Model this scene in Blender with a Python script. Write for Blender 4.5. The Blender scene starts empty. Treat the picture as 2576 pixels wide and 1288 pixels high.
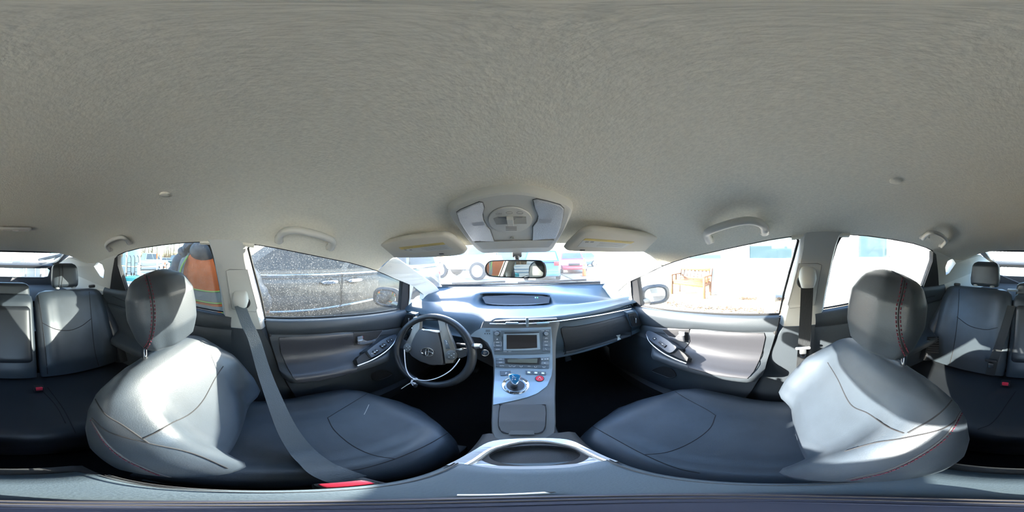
import bpy, bmesh, math, random
from mathutils import Vector, Matrix
from mathutils.geometry import tessellate_polygon
from mathutils.bvhtree import BVHTree
V = Vector
rad = math.radians
S = bpy.context.scene
C = S.collection
random.seed(7)

# ------------------------------------------------------------------ camera
H = 1.24                       # eye height above the ground; all car coordinates below are relative to the eye
YAW, ROLL, CX = rad(3.668), rad(1.213), 0.0218
_M = Matrix.Rotation(YAW, 3, 'Z') @ Matrix.Rotation(ROLL, 3, 'Y')
cam_d = bpy.data.cameras.new('camera')
cam = bpy.data.objects.new('camera', cam_d)
C.objects.link(cam)
cam_d.type = 'PANO'
try:
    cam_d.panorama_type = 'EQUIRECTANGULAR'
except Exception:
    pass
try:
    cam_d.cycles.panorama_type = 'EQUIRECTANGULAR'
except Exception:
    pass
cam_d.clip_start = 0.005
cam_d.clip_end = 500
_R = Matrix((_M.col[0], _M.col[2], -_M.col[1])).transposed()
cam.matrix_world = Matrix.Translation((CX, 0, H)) @ _R.to_4x4()
S.camera = cam

# ------------------------------------------------------------------ world, sun, exposure
SUN_AZ, SUN_EL = rad(-42.3), rad(20.6)       # azimuth from the car's nose, left negative
w = bpy.data.worlds.new('world')
S.world = w
w.use_nodes = True
nt = w.node_tree
bg = nt.nodes['Background']
sky = nt.nodes.new('ShaderNodeTexSky')
sky.sky_type = 'NISHITA'
sky.sun_disc = False
sky.sun_elevation = SUN_EL
sky.sun_rotation = SUN_AZ
sky.air_density = 1.3
sky.dust_density = 1.2
sky.ozone_density = 3.5
nt.links.new(sky.outputs[0], bg.inputs[0])
bg.inputs[1].default_value = 0.46
sd = bpy.data.lights.new('sun', 'SUN')
sd.energy = 8.5
sd.color = (1.0, 0.93, 0.82)
sd.angle = rad(0.55)
sun = bpy.data.objects.new('sun', sd)
C.objects.link(sun)
_sd = V((math.sin(SUN_AZ) * math.cos(SUN_EL), math.cos(SUN_AZ) * math.cos(SUN_EL), math.sin(SUN_EL)))
sun.rotation_euler = _sd.to_track_quat('Z', 'Y').to_euler()
sun.location = (0, 0, 12)
S.view_settings.view_transform = 'Standard'
S.view_settings.look = 'None'
S.view_settings.gamma = 1.0
S.view_settings.use_curve_mapping = False
S.view_settings.exposure = 2.72
try:
    S.cycles.use_denoising = True
    S.cycles.max_bounces = 8
    S.cycles.diffuse_bounces = 4
    S.cycles.use_adaptive_sampling = True
    S.cycles.adaptive_threshold = .05
    S.cycles.glossy_bounces = 3
    S.cycles.transmission_bounces = 4
    S.cycles.transparent_max_bounces = 8
    S.cycles.caustics_reflective = False
    S.cycles.caustics_refractive = False
    S.cycles.sample_clamp_indirect = 8.0
except Exception:
    pass

# ------------------------------------------------------------------ pixel -> place
KP = 2 * math.pi / 2576
EYE = V((CX, 0, 0))


def ray(px, py):
    a = (px - 1288) * KP
    e = (644 - py) * KP
    return _M @ V((math.sin(a) * math.cos(e), math.cos(a) * math.cos(e), math.sin(e)))


def at(px, py, x=None, y=None, z=None, r=None):
    d = ray(px, py)
    if x is not None:
        t = (x - CX) / d.x
    elif y is not None:
        t = y / d.y
    elif z is not None:
        t = z / d.z
    else:
        t = r
    return EYE + d * t


def interp(tab, x):
    if x <= tab[0][0]:
        return tab[0][1]
    for (a, b), (c, d) in zip(tab, tab[1:]):
        if x <= c:
            return b + (d - b) * (x - a) / (c - a)
    return tab[-1][1]


WB = [(-1.8, .50), (-1.5, .565), (-1.2, .625), (-.9, .665), (-.5, .685), (-.1, .69), (.4, .68), (.75, .66), (1.0, .635), (1.25, .60)]


def W(y, z):
    w = interp(WB, y)
    return w - .33 * (z + .25) if z > -.25 else w


def side(px, py, off=0.0):
    """where a line of sight meets the inner face of the car's flank"""
    d = ray(px, py)
    lo, hi = .02, 6.0
    for _ in range(50):
        t = (lo + hi) / 2
        p = EYE + d * t
        if abs(p.x) - W(p.y, p.z) - off > 0:
            hi = t
        else:
            lo = t
    return EYE + d * t


def plane_map(p0, n):
    p0, n = V(p0), V(n).normalized()

    def f(px, py, off=0.0):
        d = ray(px, py)
        q = p0 + n * off
        return EYE + d * ((q - EYE).dot(n) / d.dot(n))
    return f


def mir(p):
    return V((-p[0], p[1], p[2]))


def sgn(points, s):
    return [V(p) if s < 0 else mir(p) for p in points]


def smooth_line(pts, n=6, closed=False):
    pts = [V(p) for p in pts]
    m = len(pts)
    out = []
    rng = range(m) if closed else range(m - 1)
    for i in rng:
        p1, p2 = pts[i], pts[(i + 1) % m]
        p0 = pts[i - 1] if (i > 0 or closed) else p1 * 2 - p2
        p3 = pts[(i + 2) % m] if (i + 2 < m or closed) else p2 * 2 - p1
        for k in range(n):
            t = k / n
            out.append(.5 * ((2 * p1) + (p2 - p0) * t + (2 * p0 - 5 * p1 + 4 * p2 - p3) * t * t + (3 * p1 - p0 - 3 * p2 + p3) * t ** 3))
    if not closed:
        out.append(pts[-1])
    return out


# ------------------------------------------------------------------ materials (all procedural)
MATS = {}


def mat(name, col, rough=.6, metal=0., bump=0., bscale=200., var=0., vscale=20., spec=.5, col2=None, emit=0., coat=0., stretch=None):
    if name in MATS:
        return MATS[name]
    m = bpy.data.materials.new(name)
    m.use_nodes = True
    t = m.node_tree
    b = t.nodes['Principled BSDF']
    b.inputs['Base Color'].default_value = (*col, 1)
    b.inputs['Roughness'].default_value = rough
    b.inputs['Metallic'].default_value = metal
    b.inputs['Specular IOR Level'].default_value = spec
    b.inputs['Coat Weight'].default_value = coat
    if emit:
        b.inputs['Emission Color'].default_value = (*col, 1)
        b.inputs['Emission Strength'].default_value = emit
    if var or bump:
        tc = t.nodes.new('ShaderNodeTexCoord')
        src = tc.outputs['Object']
        if stretch:
            mp = t.nodes.new('ShaderNodeMapping')
            mp.inputs['Scale'].default_value = stretch
            t.links.new(src, mp.inputs[0])
            src = mp.outputs[0]
    if var:
        n = t.nodes.new('ShaderNodeTexNoise')
        n.inputs['Scale'].default_value = vscale
        n.inputs['Detail'].default_value = 5
        n.inputs['Roughness'].default_value = .62
        t.links.new(src, n.inputs['Vector'])
        mx = t.nodes.new('ShaderNodeMix')
        mx.data_type = 'RGBA'
        c2 = col2 or tuple(c * (1 - var) for c in col)
        c1 = col if col2 else tuple(min(1, c * (1 + var)) for c in col)
        mx.inputs[6].default_value = (*c1, 1)
        mx.inputs[7].default_value = (*c2, 1)
        rp = t.nodes.new('ShaderNodeMapRange')
        rp.inputs['From Min'].default_value = .35
        rp.inputs['From Max'].default_value = .65
        t.links.new(n.outputs[0], rp.inputs[0])
        t.links.new(rp.outputs[0], mx.inputs[0])
        t.links.new(mx.outputs[2], b.inputs['Base Color'])
    if bump:
        n2 = t.nodes.new('ShaderNodeTexNoise')
        n2.inputs['Scale'].default_value = bscale
        n2.inputs['Detail'].default_value = 3
        t.links.new(src, n2.inputs['Vector'])
        bp = t.nodes.new('ShaderNodeBump')
        bp.inputs['Strength'].default_value = bump
        bp.inputs['Distance'].default_value = .004
        t.links.new(n2.outputs[0], bp.inputs['Height'])
        t.links.new(bp.outputs[0], b.inputs['Normal'])
    MATS[name] = m
    return m


def glass(name, tint=(.93, .96, .95), dust=0.0, dscale=60., speck=0.0, refl=.06):
    """clear pane: straight transmission, a weak mirror reflection and the dust that lies on it"""
    m = bpy.data.materials.new(name)
    m.use_nodes = True
    t = m.node_tree
    t.nodes.clear()
    out = t.nodes.new('ShaderNodeOutputMaterial')
    tr = t.nodes.new('ShaderNodeBsdfTransparent')
    tr.inputs[0].default_value = (*tint, 1)
    gl = t.nodes.new('ShaderNodeBsdfGlossy')
    gl.inputs['Roughness'].default_value = .01
    lw = t.nodes.new('ShaderNodeLayerWeight')
    lw.inputs[0].default_value = .25
    mr = t.nodes.new('ShaderNodeMapRange')
    mr.inputs['To Min'].default_value = refl * .4
    mr.inputs['To Max'].default_value = .45
    pw = t.nodes.new('ShaderNodeMath')
    pw.operation = 'POWER'
    pw.inputs[1].default_value = 2.0
    t.links.new(lw.outputs['Facing'], pw.inputs[0])
    t.links.new(pw.outputs[0], mr.inputs[0])
    mx = t.nodes.new('ShaderNodeMixShader')
    t.links.new(mr.outputs[0], mx.inputs[0])
    t.links.new(tr.outputs[0], mx.inputs[1])
    t.links.new(gl.outputs[0], mx.inputs[2])
    last = mx
    if dust or speck:
        tc = t.nodes.new('ShaderNodeTexCoord')
        n = t.nodes.new('ShaderNodeTexNoise')
        n.inputs['Scale'].default_value = dscale
        n.inputs['Detail'].default_value = 6
        n.inputs['Roughness'].default_value = .7
        t.links.new(tc.outputs['Object'], n.inputs['Vector'])
        r1 = t.nodes.new('ShaderNodeMapRange')
        r1.inputs['From Min'].default_value = .35
        r1.inputs['From Max'].default_value = .75
        r1.inputs['To Min'].default_value = dust * .6
        r1.inputs['To Max'].default_value = dust * 1.5
        t.links.new(n.outputs[0], r1.inputs[0])
        fac = r1.outputs[0]
        if speck:
            vo = t.nodes.new('ShaderNodeTexNoise')
            vo.inputs['Scale'].default_value = dscale * 7
            vo.inputs['Detail'].default_value = 2
            t.links.new(tc.outputs['Object'], vo.inputs['Vector'])
            r2 = t.nodes.new('ShaderNodeMapRange')
            r2.inputs['From Min'].default_value = .62
            r2.inputs['From Max'].default_value = .74
            r2.inputs['To Min'].default_value = 0
            r2.inputs['To Max'].default_value = speck
            t.links.new(vo.outputs[0], r2.inputs[0])
            ad = t.nodes.new('ShaderNodeMath')
            ad.operation = 'ADD'
            ad.use_clamp = True
            t.links.new(fac, ad.inputs[0])
            t.links.new(r2.outputs[0], ad.inputs[1])
            fac = ad.outputs[0]
        df = t.nodes.new('ShaderNodeBsdfTranslucent')
        df.inputs[0].default_value = (.85, .84, .8, 1)
        d2 = t.nodes.new('ShaderNodeBsdfDiffuse')
        d2.inputs[0].default_value = (.8, .8, .77, 1)
        md = t.nodes.new('ShaderNodeMixShader')
        md.inputs[0].default_value = .45
        t.links.new(df.outputs[0], md.inputs[1])
        t.links.new(d2.outputs[0], md.inputs[2])
        m2 = t.nodes.new('ShaderNodeMixShader')
        t.links.new(fac, m2.inputs[0])
        t.links.new(last.outputs[0], m2.inputs[1])
        t.links.new(md.outputs[0], m2.inputs[2])
        last = m2
    t.links.new(last.outputs[0], out.inputs[0])
    MATS[name] = m
    return m


LINER = mat('headliner_cloth', (.83, .785, .67), .95, bump=.2, bscale=300, var=.055, vscale=190, spec=.1, stretch=(1, .7, 1))
VISOR = mat('visor_vinyl', (.62, .575, .49), .8, bump=.15, bscale=500, spec=.2)
TRIM = mat('pale_grey_plastic', (.54, .54, .51), .55, bump=.06, bscale=700, spec=.35)
TRIMD = mat('pale_grey_plastic_groove', (.25, .245, .23), .7)
LEATHER = mat('charcoal_leather', (.031, .040, .051), .44, bump=.08, bscale=420, var=.12, vscale=8, spec=.5)
LEATHER2 = mat('black_leather_smooth', (.020, .023, .028), .40, bump=.05, bscale=420, spec=.5)
SEAM = mat('leather_seam', (.008, .008, .010), .8)
STITCH = mat('dark_red_stitching', (.10, .01, .025), .8)
PIPE = mat('grey_piping', (.035, .035, .038), .6)
DASH = mat('dashboard_grain', (.038, .060, .080), .5, bump=.12, bscale=500, spec=.45)
DASHD = mat('dashboard_lower_grain', (.022, .024, .027), .55, bump=.12, bscale=500, spec=.4)
DOORG = mat('door_grain', (.036, .044, .052), .5, bump=.12, bscale=500, spec=.45)
BLACKP = mat('black_plastic', (.018, .018, .020), .5)
RUBBER = mat('black_rubber', (.012, .012, .013), .75)
CARPET = mat('black_carpet', (.012, .012, .013), .98, bump=.5, bscale=300, spec=.05)
SILV = mat('satin_silver_plastic', (.22, .29, .35), .42, metal=.4, spec=.5)
SILVB = mat('bright_silver_trim', (.75, .75, .77), .22, metal=.9)
CHROME = mat('chrome', (.82, .83, .85), .08, metal=1.)
SCREEN = mat('dark_glass_screen', (.025, .022, .022), .18, spec=.5)
LCD = mat('grey_green_lcd', (.11, .12, .10), .3)
WHITEP = mat('white_print', (.75, .78, .80), .6)
WEB = mat('black_webbing', (.020, .022, .024), .7, bump=.3, bscale=300, stretch=(1, 1, .2), spec=.3)
WEBG = mat('worn_grey_webbing', (.045, .055, .062), .7, bump=.3, bscale=300, stretch=(1, 1, .2), spec=.4)
RED = mat('red_plastic', (.62, .03, .06), .35)
MIRROR = mat('mirror_glass', (.50, .51, .50), .01, metal=1.)

# ------------------------------------------------------------------ mesh pieces: every one returns (verts, faces)


def merge(*ms):
    v, f = [], []
    for a, b in ms:
        o = len(v)
        v += [V(p) for p in a]
        f += [tuple(i + o for i in q) for q in b]
    return v, f


def xf(m, mtx):
    return [mtx @ V(p) for p in m[0]], m[1]


def flip(m):
    return [mir(p) for p in m[0]], [tuple(reversed(q)) for q in m[1]]


def from_bm(bm):
    bm.verts.index_update()
    r = [v.co.copy() for v in bm.verts], [tuple(v.index for v in f.verts) for f in bm.faces]
    bm.free()
    return r


def rbox(c, size, r=.004, seg=2, rot=None):
    bm = bmesh.new()
    bmesh.ops.create_cube(bm, size=1)
    for v in bm.verts:
        v.co = V((v.co.x * size[0], v.co.y * size[1], v.co.z * size[2]))
    r = min(r, min(size) * .49)
    if r > 0:
        bmesh.ops.bevel(bm, geom=list(bm.edges) + list(bm.verts), offset=r, segments=seg, affect='EDGES', profile=.5)
    m = from_bm(bm)
    mt = Matrix.Translation(V(c))
    if rot is not None:
        mt = mt @ rot.to_4x4()
    return xf(m, mt)


def frame_from(x=None, y=None, z=None):
    """3x3 rotation with two given axes"""
    if x is not None and z is not None:
        z = V(z).normalized()
        x = (V(x) - z * V(x).dot(z)).normalized()
        y = z.cross(x)
    elif x is not None and y is not None:
        x = V(x).normalized()
        y = (V(y) - x * V(y).dot(x)).normalized()
        z = x.cross(y)
    return Matrix((x, y, z)).transposed()


def grid(fn, nu, nv, close_u=False):
    v = [V(fn(i / (nu if close_u else nu - 1), j / (nv - 1))) for j in range(nv) for i in range(nu)]
    f = []
    for j in range(nv - 1):
        for i in range(nu if close_u else nu - 1):
            a, b = j * nu + i, j * nu + (i + 1) % nu
            f.append((a, b, b + nu, a + nu))
    return v, f


def loft(rings, caps=True, closed=True):
    n = len(rings[0])
    v = [V(p) for r in rings for p in r]
    f = []
    for j in range(len(rings) - 1):
        for i in range(n if closed else n - 1):
            a, b = j * n + i, j * n + (i + 1) % n
            f.append((a, b, b + n, a + n))
    if caps and closed:
        f.append(tuple(reversed(range(n))))
        f.append(tuple(range((len(rings) - 1) * n, len(rings) * n)))
    return v, f


def tube(pts, r, n=8, caps=True):
    pts = [V(p) for p in pts]
    m = len(pts)
    rs = r if isinstance(r, (list, tuple)) else [r] * m
    tg = []
    for i in range(m):
        d = pts[min(i + 1, m - 1)] - pts[max(i - 1, 0)]
        tg.append(d.normalized() if d.length > 1e-9 else V((0, 0, 1)))
    up = V((0, 0, 1)) if abs(tg[0].z) < .9 else V((1, 0, 0))
    nrm = (up - tg[0] * up.dot(tg[0])).normalized()
    rings = []
    for i in range(m):
        nrm = nrm - tg[i] * nrm.dot(tg[i])
        nrm = nrm.normalized() if nrm.length > 1e-6 else tg[i].orthogonal().normalized()
        b = tg[i].cross(nrm)
        rings.append([pts[i] + (nrm * math.cos(2 * math.pi * k / n) + b * math.sin(2 * math.pi * k / n)) * rs[i] for k in range(n)])
    return loft(rings, caps)


def ring_tube(pts, r, n=8):
    """closed tube"""
    pts = [V(p) for p in pts]
    m = len(pts)
    cen = sum(pts, V()) / m
    nn = V()
    for i in range(m):
        nn += (pts[i] - cen).cross(pts[(i + 1) % m] - cen)
    nn.normalize()
    rs = r if isinstance(r, (list, tuple)) else [r] * m
    v, f = [], []
    for i in range(m):
        d = (pts[(i + 1) % m] - pts[i - 1]).normalized()
        a = d.cross(nn).normalized()
        for k in range(n):
            th = 2 * math.pi * k / n
            v.append(pts[i] + (a * math.cos(th) + nn * math.sin(th)) * rs[i])
    for i in range(m):
        for k in range(n):
            a, b = i * n + k, i * n + (k + 1) % n
            c, d = ((i + 1) % m) * n + k, ((i + 1) % m) * n + (k + 1) % n
            f.append((a, b, d, c))
    return v, f


def ribbon(pts, wvec, th):
    pts = [V(p) for p in pts]
    m = len(pts)
    wv = [V(w) for w in wvec] if isinstance(wvec, list) else [V(wvec)] * m
    rings = []
    for i in range(m):
        d = (pts[min(i + 1, m - 1)] - pts[max(i - 1, 0)]).normalized()
        ww = wv[i]
        nn = d.cross(ww).normalized() * th / 2
        rings.append([pts[i] - ww - nn, pts[i] + ww - nn, pts[i] + ww + nn, pts[i] - ww + nn])
    return loft(rings)


def sheet(outline, thick, holes=()):
    """solid plate of any outline with holes; thick is the vector to its other face (or one vector for each point)"""
    loops = [[V(p) for p in outline]] + [[V(p) for p in h] for h in holes]
    allp = [p for l in loops for p in l]
    n = len(allp)
    tris = tessellate_polygon(loops)
    th = thick if isinstance(thick, list) else [V(thick)] * n
    nrm = V()
    for t in tris:
        nrm += (allp[t[1]] - allp[t[0]]).cross(allp[t[2]] - allp[t[0]])
    out = nrm.dot(th[0]) < 0
    v = allp + [p + t for p, t in zip(allp, th)]
    f = []
    for t in tris:
        t = tuple(t)
        f.append(t if out else tuple(reversed(t)))
        b = tuple(i + n for i in t)
        f.append(tuple(reversed(b)) if out else b)
    o = 0
    for l in loops:
        m = len(l)
        for i in range(m):
            a, b = o + i, o + (i + 1) % m
            f.append((a, b, b + n, a + n))
        o += m
    bm = bmesh.new()
    vs = [bm.verts.new(p) for p in v]
    for q in f:
        try:
            bm.faces.new([vs[i] for i in q])
        except ValueError:
            pass
    bmesh.ops.recalc_face_normals(bm, faces=bm.faces)
    return from_bm(bm)


def pillow(outline, thick, inset=.82, edge=.5):
    """plate with a rounded rim: outline swelling out by vector thick"""
    o = [V(p) for p in outline]
    c = sum(o, V()) / len(o)
    th = V(thick)
    r = [o, [p + th * edge for p in o], [c + (p - c) * (1 - (1 - inset) * .35) + th * .9 for p in o], [c + (p - c) * inset + th for p in o]]
    return loft(r)


def lathe(prof, org, axis, n=24, ref=None):
    """prof: list of (radius, height along axis)"""
    ax = V(axis).normalized()
    a = V(ref) if ref is not None else ax.orthogonal()
    a = (a - ax * a.dot(ax)).normalized()
    b = ax.cross(a)
    rings = [[V(org) + ax * h + (a * math.cos(2 * math.pi * k / n) + b * math.sin(2 * math.pi * k / n)) * max(r, 1e-4) for k in range(n)] for r, h in prof]
    return loft(rings)


def ellip(c, ax, n=24, m=12, e1=1., e2=1.):
    """superellipsoid with the three half-axis vectors ax"""
    def sp(x, e):
        return math.copysign(abs(x) ** e, x)
    rings = []
    for j in range(m + 1):
        ph = -math.pi / 2 + math.pi * (j * .996 + .002 * m) / m
        cp, sp_ = sp(math.cos(ph), e1), sp(math.sin(ph), e1)
        rings.append([V(c) + V(ax[0]) * cp * sp(math.cos(2 * math.pi * k / n), e2) + V(ax[1]) * cp * sp(math.sin(2 * math.pi * k / n), e2) + V(ax[2]) * sp_ for k in range(n)])
    return loft(rings)


# ------------------------------------------------------------------ objects
def _props(o, label=None, cat=None, group=None, kind=None):
    if label:
        o['label'] = label
    if cat:
        o['category'] = cat
    if group:
        o['group'] = group
    if kind:
        o['kind'] = kind
    return o


def wloc(o):
    p = V((0, 0, 0))
    while o is not None:
        p += o.location
        o = o.parent
    return p


def mk(name, m, material, parent=None, label=None, cat=None, group=None, kind=None, smooth=True, sharp=38):
    """one mesh object; its verts come in car coordinates (z from the eye)"""
    vs, fs = m
    if not vs:
        raise ValueError(name)
    lo = V([min(p[i] for p in vs) for i in range(3)])
    hi = V([max(p[i] for p in vs) for i in range(3)])
    org = V(((lo.x + hi.x) / 2, (lo.y + hi.y) / 2, lo.z))
    me = bpy.data.meshes.new(name)
    me.from_pydata([V(p) - org for p in vs], [], fs)
    me.materials.append(material)
    me.update()
    if smooth:
        me.shade_smooth()
        me.set_sharp_from_angle(angle=rad(sharp))
    o = bpy.data.objects.new(name, me)
    C.objects.link(o)
    wl = org + V((0, 0, H))
    if parent is not None:
        o.parent = parent
        wl = wl - wloc(parent)
    o.location = wl
    return _props(o, label, cat, group, kind)


def thing(name, loc, label, cat, group=None, kind=None):
    o = bpy.data.objects.new(name, None)
    o.empty_display_size = .05
    C.objects.link(o)
    o.location = V(loc) + V((0, 0, H))
    return _props(o, label, cat, group, kind)


def copy_tree(o, parent=None, delta=None):
    c = o.copy()
    C.objects.link(c)
    c.parent = parent
    if delta is not None:
        c.location = o.location + V(delta)
    for ch in [x for x in o.children]:
        copy_tree(ch, c)
    return c


_FONT = {}


def text2d(s):
    """outline mesh of a word: verts 0..width, 0..1 high"""
    if s in _FONT:
        return _FONT[s]
    cu = bpy.data.curves.new('word', 'FONT')
    cu.body = s
    cu.size = 1
    cu.resolution_u = 2
    ob = bpy.data.objects.new('word', cu)
    me = bpy.data.meshes.new_from_object(ob)
    vs = [v.co.copy() for v in me.vertices]
    fs = [tuple(p.vertices) for p in me.polygons]
    bpy.data.objects.remove(ob)
    bpy.data.curves.remove(cu)
    bpy.data.meshes.remove(me)
    x0 = min(v.x for v in vs)
    x1 = max(v.x for v in vs)
    _FONT[s] = (vs, fs, x0, x1)
    return _FONT[s]


def word(s, fmap, cx, cy, h, wd=None):
    """a word laid on a surface: fmap(px, py, off); h cap height and wd width in pixels of the photograph"""
    vs, fs, x0, x1 = text2d(s)
    k = h / .7
    kx = (wd / (x1 - x0)) if wd else k
    return [fmap(cx + (v.x - (x0 + x1) / 2) * kx, cy - (v.y - .35) * k) for v in vs], fs


BV = {}


def bvh_of(*objs):
    vs, fs = [], []
    for o in objs:
        b = len(vs)
        wl = wloc(o) - V((0, 0, H))
        vs += [v.co + wl for v in o.data.vertices]
        fs += [tuple(i + b for i in p.vertices) for p in o.data.polygons]
    return BVHTree.FromPolygons(vs, fs)


def cast(tree, px, py, off=.0):
    """the point of a built surface seen at a pixel"""
    d = ray(px, py)
    p, n, i, t = tree.ray_cast(EYE, d)
    if p is None:
        return None
    if n.dot(d) > 0:
        n = -n
    return p + n * off


def seam(name, tree, pts, material, parent, r=.0016, n=8, off=0., sm=True):
    """a line sewn along a built surface, through places seen at these pixels"""
    if sm:
        q = smooth_line([V((a, b, 0)) for a, b in pts], n)
    else:
        q = [V((a, b, 0)) for a, b in pts]
    w_ = [cast(tree, p.x, p.y, off) for p in q]
    w_ = [p for p in w_ if p is not None]
    if len(w_) < 2:
        return None
    return mk(name, tube(w_, r, 6), material, parent)


def stitches(name, tree, pts, material, parent, r=.0011, step=.008, off=.001, duty=.55):
    q = smooth_line([V((a, b, 0)) for a, b in pts], 24)
    w_ = [cast(tree, p.x, p.y, off) for p in q]
    w_ = [p for p in w_ if p is not None]
    ms, acc, cur = [], 0., []
    for a, b in zip(w_, w_[1:]):
        L = (b - a).length
        if L > .05:
            cur = []
            continue
        if (acc % step) < step * duty:
            cur.append(a)
        elif cur:
            cur.append(a)
            ms.append(tube(cur, r, 5))
            cur = []
        acc += L
    if not ms:
        return None
    o = mk(name, merge(*ms), material, parent)
    o['kind'] = 'stuff'
    return o

# ================================================================== THE SETTING: ground, cabin shell
G = -H                         # ground level in car coordinates
ASPHALT = mat('pale_dusty_asphalt', (.42, .405, .38), .95, bump=.3, bscale=40, var=.18, vscale=3.5, spec=.1)
CONCRETE = mat('tan_concrete_walk', (.30, .235, .165), .95, bump=.15, bscale=60, var=.10, vscale=2.5, spec=.1)
mk('ground', grid(lambda u, v: V((-90 + 180 * u, -90 + 180 * v, G)), 13, 13), ASPHALT, kind='structure')
mk('floor_road', rbox((1.35, -5.7, G + .004), (4.1, 6.0, .012), .0), mat('dark_asphalt_road', (.075, .07, .072), .95, bump=.3, bscale=60, var=.15, vscale=5), kind='structure', smooth=False)
mk('floor_walkway', rbox((4.1, -1.0, G + .02), (3.4, 22, .05), .01), CONCRETE, kind='structure')

# ---- headliner
RAILPX = [(950, 681), (920, 671), (880, 660), (824, 649), (780, 640), (740, 632), (690, 622), (645, 615), (605, 611), (560, 609), (510, 608), (459, 610), (404, 616), (345, 625),
          (312, 634), (296, 641), (274, 648), (255, 657), (238, 663), (221, 663), (204, 657), (190, 648), (177, 640)]
RAIL = [side(*p) for p in RAILPX]
ZC = [(-1.5, .03), (-1.3, .06), (-1.0, .11), (-.6, .158), (-.2, .178), (.1, .165), (.3, .137), (.45, .098), (.6, .045), (.68, .012)]
YC = [(-1.45, -1.42), (-1.3, -1.36), (-1.0, -1.02), (0, 0), (.3, .32), (.45, .53), (.5, .59), (.56, .64)]


def liner_pt(i, u):
    """station i (may be fractional) along the roof rail, u from -1 (left rail) to 1"""
    k = min(int(i), len(RAIL) - 2)
    t = i - k
    r = RAIL[k].lerp(RAIL[k + 1], t)
    yc = interp(YC, r.y)
    zc = interp(ZC, yc)
    p = 3.2 + 3.5 * max(0, min(1, (r.y - .25) / .3))
    a = abs(u)
    return V((-r.x * u, r.y + (yc - r.y) * (1 - a * a), r.z + (zc - r.z) * (1 - a ** p)))


NST = len(RAIL) - 1
ceiling = mk('ceiling', grid(lambda u, v: liner_pt(v * NST, -1 + 2 * u), 61, 67), LINER, kind='structure', label='pale grey cloth headliner of the car', sharp=80)
# outer roof skin keeps the daylight out
PAINT = mat('blue_grey_car_paint', (.16, .24, .33), .3, metal=.4, coat=.6)
mk('ceiling_outer_skin', grid(lambda u, v: liner_pt(v * NST, (-1 + 2 * u) * 1.0) + V(((-1 + 2 * u) * .04, 0, .045 - .02 * abs(-1 + 2 * u))), 31, 34), PAINT, kind='structure', sharp=80)
ceil_tree = bvh_of(ceiling)

# ---- window outlines (pixels, left side; the car is symmetric)
FW = [(624, 626), (627, 619), (634, 616), (645, 615), (690, 622), (740, 632), (780, 640), (824, 649), (880, 660), (920, 671), (950, 681), (991, 699), (1014, 709), (1011, 745), (1008, 778),
      (941, 789), (852, 797), (768, 801), (668, 800), (657, 750), (645, 705), (634, 665)]
RW = [(296, 668), (296, 642), (312, 634), (345, 625), (404, 616), (459, 610), (500, 608), (512, 609), (524, 617), (533, 635), (544, 675), (554, 728), (565, 787), (494, 774), (420, 756), (344, 738), (316, 729)]
SAILF = [(1014, 708), (1031, 716), (1030, 750), (1026, 782), (1008, 780), (1011, 745)]
SAILR = [(296, 644), (288, 650), (281, 690), (277, 726), (316, 731), (306, 700), (296, 668)]
QF = [(1040, 720), (1066, 741), (1064, 755), (1032, 761)]
QR = [(245, 659), (257, 666), (262, 680), (260, 700), (252, 695), (236, 670)]
GLASS_F = glass('dusty_driver_glass', (.82, .84, .82), dust=.012, dscale=34, speck=.18)
GLASS_S = glass('clear_side_glass', (.93, .95, .94), dust=.015, dscale=20)
GLASS_R = glass('rear_side_glass', (.50, .53, .53), dust=.010, dscale=40, speck=.05)
GLASS_W = glass('hazy_windshield_glass', (.95, .97, .98), dust=.035, dscale=12, speck=.05)
nwin = [0]


def window(pts, material, sealr=.005, out=.012):
    nwin[0] += 1
    n = V((-1 if pts[0].x < 0 else 1, 0, .33)).normalized()
    q = [p + n * out for p in pts]
    o = mk('window_%d' % nwin[0], sheet(q, n * .004), material, kind='structure', smooth=False)
    if sealr:
        mk('seal', ring_tube([p + n * (out * .5) for p in pts], sealr, 6), RUBBER, o)
    return o


ntrim = [0]


def trim(m, material, parent=None, label=None, smooth=True):
    ntrim[0] += 1
    return mk('trim_%d' % ntrim[0], m, material, kind='structure', label=label, smooth=smooth)


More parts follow.
